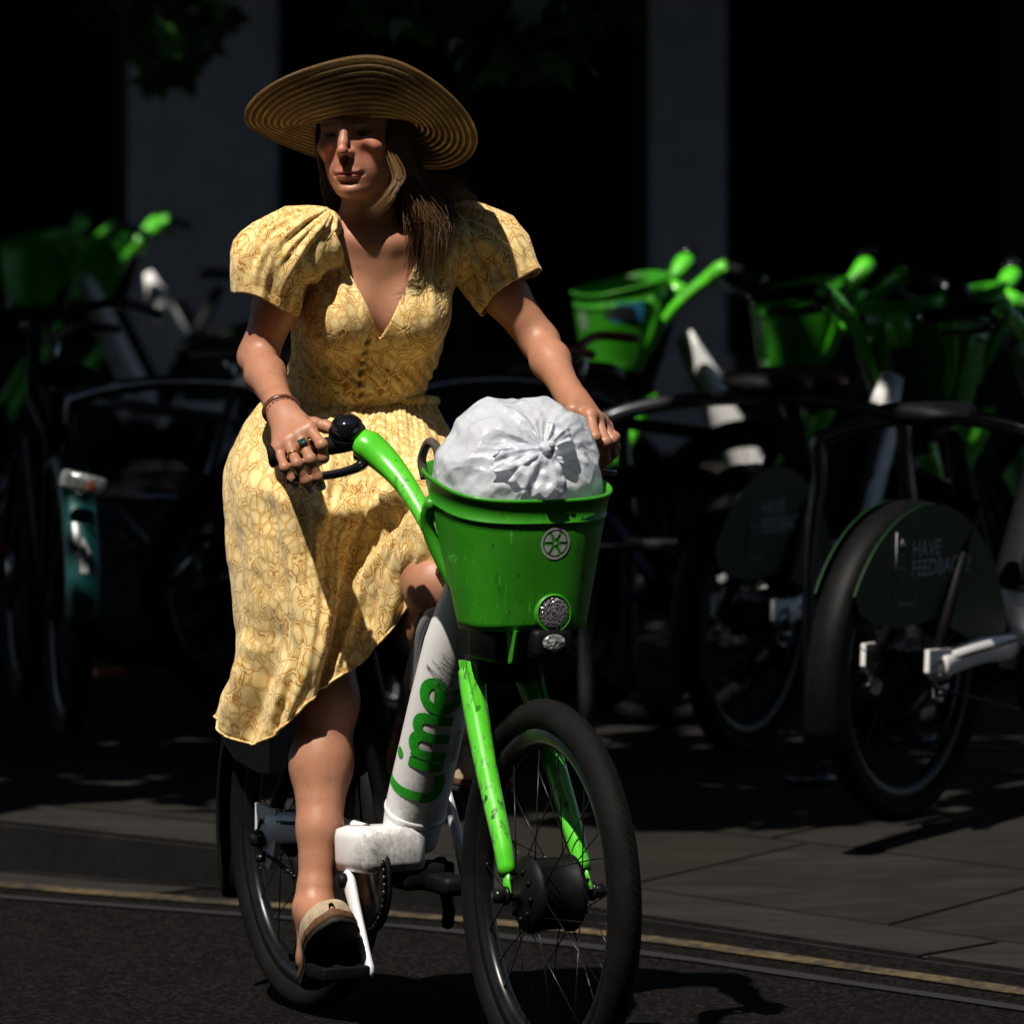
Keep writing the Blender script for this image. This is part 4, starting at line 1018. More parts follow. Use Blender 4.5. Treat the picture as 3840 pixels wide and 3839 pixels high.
for k in range(2600):
    left = k % 5 != 0
    c1, c2, c3 = CL[int(rng.integers(60))]
    if left:
        q = np.clip(c1 + rng.normal(0, .05), 0, 1); ph = R(62 + 123 * q)
    else: ph = R(rng.uniform(185, 292))
    r0 = 1.0 + rng.normal(0, .02)
    a = hd(-.012 + .095 * r0 * math.cos(ph), .077 * r0 * math.sin(ph), .035 + rng.normal(0, .008))
    b = hd(-.016 + .104 * math.cos(ph), .087 * math.sin(ph), -.030 + rng.normal(0, .008))
    if left:
        ex = .070 + .085 * c2 + rng.normal(0, .007); ey = -.030 + .115 * q + rng.normal(0, .008); lo_ = 1.415 + .08 * c3 + rng.normal(0, .028)
        m1 = wl(.080 + .045 * c2 * (.6 + .5 * q) + rng.normal(0, .005), ey * .75, 1.580 + rng.normal(0, .006)); m2 = wl(ex + .006, ey, 1.515 + rng.normal(0, .006))
        e_ = wl(ex + .03 * (c3 - .5) + rng.normal(0, .006), ey - .006, lo_)
        strand([a, b, m1, m2, e_], .0007 + .0006 * rng.random(), (.12 + .8 * c3 * rng.random()) ** 1.2, 16, .003 + .004 * c2)
    else:
        m1 = wl(-.050 + rng.normal(0, .010), .06 + rng.normal(0, .012), 1.585); e_ = wl(-.045 + rng.normal(0, .014), .085 + rng.normal(0, .012), 1.49 + rng.normal(0, .02))
        strand([a, b, m1, e_], .0010, rng.random() * .3, 12)
for k in range(44):                                                  # the sunlit lock beside the cheek, its brightness painted into the hair colour
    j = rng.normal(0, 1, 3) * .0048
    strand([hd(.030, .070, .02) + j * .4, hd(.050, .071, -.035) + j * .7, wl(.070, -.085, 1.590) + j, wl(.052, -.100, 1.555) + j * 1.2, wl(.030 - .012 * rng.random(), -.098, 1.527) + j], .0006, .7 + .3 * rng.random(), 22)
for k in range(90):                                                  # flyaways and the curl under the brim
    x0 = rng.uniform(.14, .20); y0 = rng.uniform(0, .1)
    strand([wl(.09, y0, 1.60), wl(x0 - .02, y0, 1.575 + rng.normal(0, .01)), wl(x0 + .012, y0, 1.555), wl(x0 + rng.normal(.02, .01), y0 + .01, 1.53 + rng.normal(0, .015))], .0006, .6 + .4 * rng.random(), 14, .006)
me = mesh_from('hair', np.concatenate(mb.v), mb.f, M['hair']); me.attributes.new('shade', 'FLOAT', 'POINT').data.foreach_set('value', np.array(shade, np.float32))
link_mesh('hair', me, person)
# ------------------------------------------------------------------ clogs
M['suede'] = simple('suede', (.40, .31, .21), .85, 0, .25, 45, .2)
M['sole_cork'] = simple('sole_cork', (.10, .045, .016), .7, 0, .35, 120, .3)
M['outsole'] = simple('outsole', (.012, .010, .009), .7, 0, .3, 60, .3)
for s in (-1, 1):
    f_ = FOOT[s]; d = f_['toe'] - f_['heel']; Lf = np.linalg.norm(d) + .055; d /= np.linalg.norm(d)
    up = np.array([0, 0, 1.]) - d * d[2]; up /= np.linalg.norm(up)
    if s < 0: up = np.array(Matrix.Rotation(R(12), 3, Vector(d)) @ Vector(up))
    sd = np.cross(up, d); o0 = f_['heel'] - d * .034 - up * .028
    if s > 0: o0 = f_['heel'] - d * .034 - up * .030
    wd = lambda x: np.interp(x, [0, .03, .12, .35, .5, .68, .82, .93, 1], [.004, .020, .034, .033, .038, .048, .047, .034, .006])
    cv = lambda x: .010 * max(0, x - .72) ** 2 / .078                 # toe spring
    sh = empty('shoe'); C.objects.unlink(sh); bpy.data.objects.remove(sh)
    xs = np.linspace(0, 1, 34)
    def outline(z, g): return [o0 + d * (x * Lf) + sd * (wd(x) + g) + up * (z + cv(x)) for x in xs] + [o0 + d * (x * Lf) - sd * (wd(x) + g) + up * (z + cv(x)) for x in xs[::-1]]
    so_ = obj('shoe', *loft([outline(-.004, .001), outline(.001, .003), outline(.010, .0035), outline(.013, .0005)]), M['sole_cork'], person)
    obj('outsole', *loft([outline(-.014, -.001), outline(-.0125, .0035), outline(-.005, .0035), outline(-.0038, .001)]), M['outsole'], so_)
    rings = []; xr = np.linspace(.36, 1.0, 26); ht = lambda x: np.interp(x, [.3, .42, .6, .8, .93, 1.0], [.070, .066, .058, .045, .034, .016])
    for lay in (0, 1):
        for x in (xr if lay == 0 else xr[::-1]):
            rg = []
            for k in range(25):
                a = math.pi * k / 24; w = wd(x) + .002 - lay * .0025; h_ = ht(x) - lay * .0025
                back = .06 * math.sin(a) ** 2 * max(0, (.62 - x) / .26)      # the throat is cut forward over the instep
                rg.append(o0 + d * ((x + back) * Lf) + sd * w * math.copysign(abs(math.cos(a)) ** .75, math.cos(a)) + up * (.010 + cv(x) + h_ * math.sin(a) ** .85))
            rings.append(np.array(rg))
    obj('upper', *loft(rings, False, False, False), M['suede'], so_)
tag(person, 'woman in yellow snake-print dress and wide straw hat riding the green hire bike', 'person')

# ------------------------------------------------------------------ road, kerb, pavement
K = np.array([.776, -.631]); N = np.array([.631, .776]); P0 = np.array([0.0, 14.37])     # kerb line: along, towards the pavement, a point on it
KX = np.array([-12, -1.14, -.65, -.245, .27, 1.01, 9.]); KY = np.array([24.5, 15.27, 14.97, 14.75, 14.40, 13.51, 4.6])
def kerb_y(x): return float(np.mean([np.interp(x + d, KX, KY) for d in (-.35, -.25, -.15, -.05, .05, .15, .25, .35)]))
def kn(a, b, z=0.0): x = a * .76; return (x + N[0] * b, kerb_y(x) + N[1] * b, z)
def kerb_h(a): return float(np.interp(a, [-2.6, -1.5, -.75, .35], [.125, .12, .098, .012]))
def road_mat():
    t = NT('asphalt'); fine = t.noise(230, 6, .75); big = t.noise(2.2, 5)
    vo = t.n('ShaderNodeTexVoronoi'); vo.inputs['Scale'].default_value = 120; t.l(t.tc.outputs['Object'], vo.inputs['Vector'])
    sep = t.n('ShaderNodeSeparateColor'); t.l(vo.outputs['Color'], sep.inputs[0])
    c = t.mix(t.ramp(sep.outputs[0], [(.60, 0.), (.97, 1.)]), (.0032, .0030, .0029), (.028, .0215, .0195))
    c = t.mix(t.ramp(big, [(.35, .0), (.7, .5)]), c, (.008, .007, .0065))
    t.set(col=c, rough=.85, spec=.08); t.bump(t.math('ADD', t.math('MULTIPLY', vo.outputs['Distance'], -1.0), fine), 1.0, .008); return t.m
M['asphalt'] = road_mat()
def stone_mat(name, c0, c1, c2, rough=.75, dark_uprights=False):
    t = NT(name); oi = t.n('ShaderNodeObjectInfo'); mp = t.n('ShaderNodeMapping'); mp.inputs['Scale'].default_value = (2.2, 9, 4); t.l(t.tc.outputs['Object'], mp.inputs[0])
    cb = t.n('ShaderNodeCombineXYZ'); t.l(t.math('MULTIPLY', oi.outputs['Random'], 40.0), cb.inputs[0]); t.l(cb.outputs[0], mp.inputs['Location'])
    band = t.noise(1.0, 6, .6, mp.outputs[0], .6); fine = t.noise(120, 5, .7); big = t.noise(3, 4)
    c = t.mix(t.ramp(band, [(.35, 0.), (.68, 1.)]), c0, c1); c = t.mix(t.math('MULTIPLY', oi.outputs['Random'], .7), c, c2)
    c = t.mix(t.ramp(fine, [(.5, 0.), (.75, .5)]), c, tuple(x * .45 for x in c0)); c = t.mix(t.ramp(big, [(.55, 0.), (.75, .6)]), c, tuple(x * .6 for x in c0))
    if dark_uprights:                                            # upright faces are darker, broken up by noise
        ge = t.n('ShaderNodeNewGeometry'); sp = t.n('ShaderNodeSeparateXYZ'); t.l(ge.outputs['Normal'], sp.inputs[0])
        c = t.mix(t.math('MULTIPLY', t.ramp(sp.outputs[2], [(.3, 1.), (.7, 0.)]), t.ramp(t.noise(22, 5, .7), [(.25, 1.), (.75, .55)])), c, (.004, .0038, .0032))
    t.set(col=c, rough=rough, spec=.10); t.bump(t.math('ADD', t.math('MULTIPLY', band, 1.5), fine), .5, .004); return t.m
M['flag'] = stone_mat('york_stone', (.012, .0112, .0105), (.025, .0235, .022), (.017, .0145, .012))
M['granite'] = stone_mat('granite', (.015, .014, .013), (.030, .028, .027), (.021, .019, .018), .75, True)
M['grout'] = simple('dark_grout', (.010, .009, .008), .9, 0, .3, 60)
# road sheet, large enough to reach the horizon
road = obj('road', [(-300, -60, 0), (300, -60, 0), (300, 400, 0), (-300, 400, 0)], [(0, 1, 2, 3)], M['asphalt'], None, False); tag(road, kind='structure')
# worn double yellow lines and a concrete gutter patch
def yellow(name, w0, w1):
    t = NT(name); m = t.noise(38, 6, .8); m2 = t.noise(7, 4)
    wear = t.math('ADD', m, t.math('MULTIPLY', m2, .6))
    t.set(col=t.mix(t.ramp(wear, [(w0, 0.), (w1, 1.)]), (.105, .072, .027), (.0050, .0044, .0040)), rough=.8); t.bump(m, .4, .002); return t.m
M['yellow'] = yellow('yellow_line', .66, .90); M['yellow_worn'] = yellow('worn_yellow_line', .36, .62)
def strip(b0, b1, a0, a1, z, n=90, wob=.006):
    V = []; rs = np.random.default_rng(int(abs(b0) * 1000) + 5)
    for i in range(n + 1):
        a = a0 + (a1 - a0) * i / n
        V += [kn(a, b0 + rs.normal(0, wob * .5) + .01 * math.sin(a * 2.3), z), kn(a, b1 + rs.normal(0, wob * .5) + .01 * math.sin(a * 2.3), z)]
    return V, [(2 * i, 2 * i + 1, 2 * i + 3, 2 * i + 2) for i in range(n)]
tag(obj('yellow_line', *strip(-.225, -.150, -9, 9, .004), M['yellow'], None, False), kind='structure')
tag(obj('yellow_line', *strip(-.385, -.335, -9, 9, .004), M['yellow_worn'], None, False), kind='structure')
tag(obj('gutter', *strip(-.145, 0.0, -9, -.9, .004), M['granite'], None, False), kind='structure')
# kerb stones, each cut separately
kerb = obj('kerb', *strip(.012, .288, -9, 9, .006), M['grout'], None, False); tag(kerb, kind='structure')
def slab(a0, a1, b0, b1, ztop, thick, mat, name, parent, bev=.006, gap=.004):
    c = [(a0 + gap, b0 + gap), (a1 - gap, b0 + gap), (a1 - gap, b1 - gap), (a0 + gap, b1 - gap)]
    bm = bmesh.new(); vs = []
    for top in (0, 1):
        for (a, b) in c: vs.append(bm.verts.new(kn(a, b, (ztop(a, b) if callable(ztop) else ztop) - (0 if top else thick))))
    for q in ((3, 2, 1, 0), (4, 5, 6, 7), (0, 1, 5, 4), (1, 2, 6, 5), (2, 3, 7, 6), (3, 0, 4, 7)): bm.faces.new([vs[i] for i in q])
    bmesh.ops.bevel(bm, geom=[e for e in bm.edges if e.verts[0].index >= -1 and all(v in vs[4:] for v in e.verts)], offset=bev, segments=2, affect='EDGES')
    me = bpy.data.meshes.new(name); bm.to_mesh(me); bm.free(); me.materials.append(mat); return link_mesh(name, me, parent)
rs = np.random.default_rng(3)
a = -6.2
while a < 6.5:
    ln = rs.uniform(.82, .98)
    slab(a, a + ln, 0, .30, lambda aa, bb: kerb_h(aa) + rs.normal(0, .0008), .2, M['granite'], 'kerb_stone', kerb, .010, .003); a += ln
def pave_h(a, b): k = min(1, max(0, (b - .3) / 1.6)); return kerb_h(a) * (1 - k) + .118 * k
pv = [(-60, .29), (60, .29), (60, 12.5), (-60, 12.5)]
n_ = 40; V = []; Fp = []
for i in range(n_ + 1):
    for b in (.29, .8, 1.4, 2.2, 12.6): aa = -9 + 18 * i / n_; V.append(kn(aa, b, pave_h(aa, b) - .012))
Fp = [(i * 5 + k, i * 5 + k + 1, (i + 1) * 5 + k + 1, (i + 1) * 5 + k) for i in range(n_) for k in range(4)]
pavement = obj('pavement', V, Fp, M['grout'], None, False); tag(pavement, kind='structure')
b = .30; row = 0
while b < 11.5:
    dp = rs.uniform(.52, .78); a = -8.2 + rs.uniform(0, .5)
    while a < 8.2:
        ln = rs.uniform(.65, 1.15); p = kn(a + ln / 2, b + dp / 2)
        if abs(p[0]) < p[1] * .075 + 1.0 and p[1] < 26: 
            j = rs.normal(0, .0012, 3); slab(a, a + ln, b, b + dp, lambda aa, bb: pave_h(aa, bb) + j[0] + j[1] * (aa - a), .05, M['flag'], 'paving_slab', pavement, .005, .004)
        a += ln
    b += dp
# far ground behind the frame's sides carries on as pavement
far = obj('ground', [(-300, 24.0, .115), (300, 24.0, .115), (300, 400, .115), (-300, 400, .115)], [(0, 1, 2, 3)], M['flag'], None, False); tag(far, kind='structure')

# ------------------------------------------------------------------ ridden bike and the bag in its basket
ride = bike(True, 'hire_bike', (ORG[0], ORG[1], 0), RZ_BIKE, panel='black_plastic', words=False)  # rear panel made black: the skirt's shade is put into its colour
tag(ride, 'green and white hire bike with front basket ridden by the woman in the hat', 'bicycle', 'hire bikes')
def plastic():
    t = NT('thin_white_plastic'); nz = t.noise(60, 5, .65); big = t.noise(14, 4)
    t.set(col=t.ramp(big, [(.3, (.78, .82, .91)), (.7, (.86, .88, .94))]), rough=t.ramp(nz, [(.3, .16), (.7, .32)]), spec=.6)
    def crease(sc_):
        wv = t.n('ShaderNodeTexNoise'); wv.inputs['Scale'].default_value = 12; t.l(t.tc.outputs['Object'], wv.inputs['Vector'])
        ad = t.n('ShaderNodeMix', data_type='VECTOR'); ad.inputs[0].default_value = .10; t.l(t.tc.outputs['Object'], ad.inputs[4]); t.l(wv.outputs['Color'], ad.inputs[5])
        v = t.n('ShaderNodeTexVoronoi', feature='F1'); v.inputs['Scale'].default_value = sc_; t.l(ad.outputs[1], v.inputs['Vector']); return v.outputs['Distance']
    t.bump(t.math('ADD', t.math('MULTIPLY', crease(16), 1.6), t.math('ADD', t.math('MULTIPLY', crease(38), .6), t.math('MULTIPLY', nz, .25))), .55, .010)
    tr = t.n('ShaderNodeBsdfTranslucent'); tr.inputs[0].default_value = (.72, .74, .80, 1); mx = t.n('ShaderNodeMixShader'); mx.inputs[0].default_value = .45
    t.l(t.b.outputs[0], mx.inputs[1]); t.l(tr.outputs[0], mx.inputs[2])
    tp = t.n('ShaderNodeBsdfTransparent'); tp.inputs[0].default_value = (.92, .94, 1, 1); m2 = t.n('ShaderNodeMixShader'); m2.inputs[0].default_value = .10
    t.l(mx.outputs[0], m2.inputs[1]); t.l(tp.outputs[0], m2.inputs[2]); t.l(m2.outputs[0], t.out.inputs[0]); return t.m
M['bag'] = plastic()
bc = np.array([.955, .006, 1.052]); camd = np.array([.91, -.4147, 0]); rgt = np.array([.4147, .91, 0]); upv = np.array([0, 0, 1.])
nk = camd * .80 + rgt * .34 + upv * .46; nk /= np.linalg.norm(nk); e1 = rgt - nk * rgt.dot(nk); e1 /= np.linalg.norm(e1); e2 = np.cross(nk, e1)
nt, nphi = 150, 260; TH, PH = np.meshgrid(np.linspace(.03, math.pi * .97, nt), np.linspace(0, 2 * math.pi, nphi, endpoint=False), indexing='ij')
D = np.sin(TH)[..., None] * (np.cos(PH)[..., None] * e1 + np.sin(PH)[..., None] * e2) + np.cos(TH)[..., None] * nk
rad = 1 / np.sqrt((D[..., 0] / .132) ** 2 + (D[..., 1] / .146) ** 2 + (D[..., 2] / .150) ** 2)
def vor(P, k=0):
    return np.array([mnoise.voronoi(Vector(p))[0][:2] for p in P.reshape(-1, 3)]).reshape(*P.shape[:-1], 2)
warp = vnoise(D.reshape(-1, 3), 2.2, 4.4).reshape(TH.shape)
v1 = vor(np.stack([np.cos(PH + .25 * warp) * 1.9, np.sin(PH + .25 * warp) * 1.9, TH * .75 + 3.1], -1)); v2 = vor(np.stack([np.cos(PH + .15 * warp) * 4.2, np.sin(PH + .15 * warp) * 4.2, TH * 1.0 + 7.7], -1)); v3 = vor(D * 4.0 + 5.0)
n3 = vnoise(D.reshape(-1, 3), 2.4, 5.5).reshape(TH.shape)
pole = np.exp(-(TH / .6) ** 2); far = np.clip(TH / .9, 0, 1)
rad = rad * (1 + .16 * (v1[..., 0] - .45) + .075 * (v2[..., 0] - .4) * (.25 + 1.0 * pole) + .07 * (v3[..., 0] - .4) * far + .06 * n3 + (.014 * np.sin(PH * 11 + 2.5 * np.sin(PH * 2) + 1.2 * TH) + .008 * np.sin(PH * 23 + 3 * np.sin(PH * 3))) * np.exp(-((TH - .28) / .30) ** 2))
rad = rad * (1 - .15 * np.exp(-(TH / .5) ** 2) + .10 * np.exp(-(TH / .10) ** 2)) * 1.02
V = (bc + D * rad[..., None]).reshape(-1, 3)
Fb = [(i * nphi + k, i * nphi + (k + 1) % nphi, (i + 1) * nphi + (k + 1) % nphi, (i + 1) * nphi + k) for i in range(nt - 1) for k in range(nphi)]
Fb.append(tuple(range(nphi))[::-1]); Fb.append(tuple((nt - 1) * nphi + k for k in range(nphi)))
bag = empty('plastic_bag', (ORG[0], ORG[1], 0), RZ_BIKE)
obj('bag_body', V, Fb, M['bag'], bag)
cv_, cf_ = lathe([(.10 * math.sin(a), .085 * math.cos(a)) for a in np.linspace(math.pi, 0, 18)], 'z', 28); cv_ = cv_ * (1 + .22 * vnoise(cv_, 22, 3.0))[:, None] + bc + np.array([-.01, -.01, -.015])
obj('bag_contents', cv_, cf_, simple('bundled_cloth', (.45, .45, .5), .9, 0, .4, 30), bag)
kp = bc + nk * .135
def petal(ang, ln, wd_, curl, seed):
    "a loose gathered flap of the bag's mouth: pleats converge on the knot and spread along the bag"
    a = math.cos(ang) * e1 + math.sin(ang) * e2; b_ = np.cross(nk, a); V = []; n_i, n_k = 28, 41
    for i in range(n_i):
        t_ = i / (n_i - 1); w_ = wd_ * (.10 + .90 * t_ ** .8)
        for k in range(n_k):
            s_ = 2 * k / (n_k - 1) - 1; ed = mnoise.noise(Vector((s_ * 2.6 + seed * 7, seed, 0)))
            pl = .0042 * t_ ** .6 * math.sin(s_ * 5.0 + seed + 1.5 * t_) + .0014 * t_ * math.sin(s_ * 13 + seed * 2 - t_)
            q_ = ln * t_ * (1 + .30 * ed * t_ - .22 * s_ * s_); lat = w_ * s_
            V.append(kp + a * q_ + b_ * lat + nk * (.010 + curl * math.sin(t_ * math.pi) + pl - 2.6 * (q_ * q_ + lat * lat) + .006 * mnoise.noise(Vector((q_ * 60, lat * 60, seed)))))
    return V, [(i * n_k + k, i * n_k + k + 1, (i + 1) * n_k + k + 1, (i + 1) * n_k + k) for i in range(n_i - 1) for k in range(n_k - 1)]
for ang, ln, w_, cu, sd_ in ((R(52), .066, .030, .026, 1.), (R(198), .105, .030, .004, 2.3), (R(262), .085, .056, .003, 4.)):
    o = obj('bag_flap', *petal(ang, ln, w_, cu, sd_), M['bag'], bag); sm = o.modifiers.new('thick', 'SOLIDIFY'); sm.thickness = .0008
kn_pts = [kp + nk * .012 + .008 * (e1 * math.cos(a) + e2 * math.sin(a) * .8) + nk * .006 * math.sin(2 * a) for a in np.linspace(0, 2 * math.pi, 26, endpoint=False)]
mb = MB().add(tube(kn_pts, [.0075 + .002 * math.sin(5 * i) for i in range(26)], 12, closed=True)).add(tube([kp - nk * .01, kp + nk * .022], [.012, .009], 12))
mb.build('bag_knot', M['bag'], bag)
tag(bag, 'knotted white plastic bag stuffed into the ridden bike\'s green basket', 'plastic bag')
# a strap of something dark tucked in beside the bag
st_ = bez([(.89, -.146, 1.06), (.885, -.150, 1.095), (.905, -.146, 1.125), (.925, -.138, 1.115), (.93, -.136, 1.07)], 20)
sp = obj('bag_strap', *tube(st_, .009, 8, flat=.45, flat_axis=(1, 0, 0)), simple('khaki_strap', (.06, .045, .032), .8, 0, .3, 80), None)
sp.location = (ORG[0], ORG[1], 0); sp.rotation_euler = (0, 0, RZ_BIKE); tag(sp, 'dark khaki strap looped between the white bag and the basket rim', 'strap')

# ------------------------------------------------------------------ parked hire bikes: one template, copies with their own labels
def wpt(u, d): return ((u - 1920) / FPX * d, d)
PZ = .118
proto = bike(False, 'hire_bike', (0, 0, 0), 0)
GP = 'hire bikes parked along the pavement'
spots = [  # rear-axle or basket reference x, depth, heading (deg, world), lean, label
    (wpt(3370, 15.28), 57, 2.5, 'parked hire bike with its rear wheel and feedback panel nearest the right edge', 'rear'),
    (wpt(2790, 16.8), 62, 3, 'parked hire bike whose rear wheel stands just right of the ridden bike', 'rear'),
    (wpt(2270, 20.5), 197, -2, 'parked hire bike with a blue sticker on its sunlit green basket', 'front'),
    (wpt(2930, 20.0), 195, -3, 'parked hire bike whose shaded green basket is second from the blue sticker', 'front'),
    (wpt(3560, 19.4), 200, 3, 'parked hire bike with green horns highest at the right edge of the row', 'front'),
    (wpt(330, 27.5), 190, 2, 'far hire bike at left, its basket nearest the grey pillar', 'front'),
    (wpt(90, 27.0), 205, -2, 'far hire bike at the left edge, only basket and horns showing', 'front'),
]
PB = []
for i, ((x, y), hdg, lean, lab, ref) in enumerate(spots):
    o = proto if i == 0 else copy_tree(proto)
    h = R(hdg); fx = np.array([math.cos(h), math.sin(h)]); p = np.array([x, y]) - fx * (1.0 if ref == 'front' else 0)
    o.location = (p[0], p[1], PZ); o.rotation_euler = (R(lean), 0, h); tag(o, lab, 'bicycle', GP); PB.append(o)
# blue paper sticker on one basket
o = PB[2]; bk_ = [c for c in o.children if c.name.startswith('basket') and not c.name.startswith('basket_arm')][0]
V = []; n = 9
for i in range(n):
    for j in range(5):
        xx = .94 + .135 * i / (n - 1); zz = .955 + .058 * j / 4; f = (zz - BK['z0']) / (BK['z1'] - BK['z0'])
        a_ = BK['a0'] + (BK['a1'] - BK['a0']) * f; b_ = BK['b0'] + (BK['b1'] - BK['b0']) * f; cx = BK['cx0'] + (BK['cx1'] - BK['cx0']) * f
        V.append((xx, b_ * max(0, 1 - abs((xx - cx) / a_) ** 3) ** (1 / 3) + .002, zz))
fs_ = [(i * 5 + j, i * 5 + j + 1, (i + 1) * 5 + j + 1, (i + 1) * 5 + j) for i in range(n - 1) for j in range(4)]
stk = obj('sticker', V, fs_, M['blue_sticker'], bk_)
for z_, x0, x1 in ((.995, .965, 1.05), (.975, .955, 1.06)):
    vv = []
    for i in range(12):
        xx = x0 + (x1 - x0) * i / 11; f = (z_ - BK['z0']) / (BK['z1'] - BK['z0']); a_ = BK['a0'] + (BK['a1'] - BK['a0']) * f; b_ = BK['b0'] + (BK['b1'] - BK['b0']) * f; cx = BK['cx0'] + (BK['cx1'] - BK['cx0']) * f
        yy = b_ * max(0, 1 - abs((xx - cx) / a_) ** 3) ** (1 / 3) + .0035
        vv += [(xx, yy, z_ - .006), (xx, yy, z_ + .004 + .002 * (i % 2))]
    obj('sticker_print', vv, [(2 * i, 2 * i + 1, 2 * i + 3, 2 * i + 2) for i in range(11)], M['print_black'], bk_)
# ------------------------------------------------------------------ the teal cycle at the left with an arrow on its mudguard
def teal_bike(loc, rz):
    t = empty('parked_bike', loc, rz)
    wheel(t, 0, False, False, .2); wheel(t, 1.08, False, False, .5)
    n = 24; rings = []
    for k in range(n):
        a = R(60 + 125 * k / (n - 1)); rr = .375
        rings.append(np.array([((rr + dz) * math.cos(a), y, RZ + (rr + dz) * math.sin(a)) for y, dz in ((-.046, -.03), (-.040, -.002), (-.02, .010), (.02, .010), (.040, -.002), (.046, -.03), (.041, -.03), (.034, -.006), (0, .004), (-.034, -.006), (-.041, -.03))]))
    mg = obj('mudguard', *loft(rings), M['teal'], t)
    def on_guard(y, a): return (.3885 * math.cos(R(a)), y, RZ + .3885 * math.sin(R(a)))
    ar = [(0, 150), (-.020, 157), (-.010, 157), (-.010, 164), (.010, 164), (.010, 157), (.020, 157)]
    ai = [(0, 153), (-.010, 156.4), (-.004, 156.4), (-.004, 161), (.004, 161), (.004, 156.4), (.010, 156.4)]
    V = [on_guard(*p) for p in ar] + [on_guard(*p) for p in ai]; m = len(ar)
    obj('arrow_mark', V, [(i, (i + 1) % m, m + (i + 1) % m, m + i) for i in range(m)], M['print_white'], mg, False)
    lm = obj('rear_lamp', *box((-.335, .0, .665), (.03, .115, .05), .012, Matrix.Rotation(R(14), 3, 'X')), M['headlamp'], t)
    obj('lamp_amber', *box((-.352, -.018, .66), (.004, .014, .022), .001, Matrix.Rotation(R(14), 3, 'X')), M['orange'], lm)
    mb = MB().add(tube([(0, .06, .34), (.42, .0, .30)], .012, 8)).add(tube([(0, -.06, .34), (.42, .0, .30)], .012, 8)).add(tube([(.42, 0, .30), (.26, 0, .86)], .02, 10)).add(tube([(.42, 0, .30), (.82, 0, .72)], .028, 10)).add(tube([(.30, 0, .72), (.84, 0, .82)], .02, 10)).add(tube([(0, .06, .34), (.28, .02, .78)], .009, 8)).add(tube([(0, -.06, .34), (.28, -.02, .78)], .009, 8))
    mb.build('frame', M['black_plastic'], t)
    for s in (-1, 1): obj('fork_blade', *tube([(.86, s * .05, .66), (1.08, s * .055, .34)], [.016, .011], 8), M['black_plastic'], t)
    obj('steerer', *tube([(.87, 0, .64), (.78, 0, 1.02)], .018, 10), M['black_plastic'], t)
    obj('handlebar', *tube(bez([(.62, -.31, 1.05), (.72, -.2, 1.08), (.79, 0, 1.04), (.72, .2, 1.08), (.62, .31, 1.05)], 24), .012, 8), M['dark_metal'], t)
    sad = [np.array([(x, w * math.cos(a), zc + h * math.sin(a)) for a in np.linspace(0, 2 * math.pi, 16, endpoint=False)]) for x, w, zc, h in ((.10, .04, .90, .015), (.13, .09, .91, .028), (.2, .09, .915, .03), (.28, .045, .915, .025), (.38, .02, .91, .015))]
    obj('saddle', *loft(sad), M['black_plastic'], t)
    for (a_, b_, x, y, z) in (((.42, -.10, .30), (.46, -.11, .14), .46, -.16, .13), ((.42, .10, .30), (.38, .11, .46), .38, .16, .46)):
        cr_ = obj('crank_arm', *tube([a_, b_], .009, 8), M['steel'], t); obj('pedal', *box((x, y, z), (.09, .08, .022), .005), M['orange'], cr_)
    return t
x, y = wpt(255, 17.2)
tb = teal_bike((x, y, PZ), R(100)); tag(tb, 'dark bicycle at left edge with teal mudguard, white arrow and clear lamp', 'bicycle')
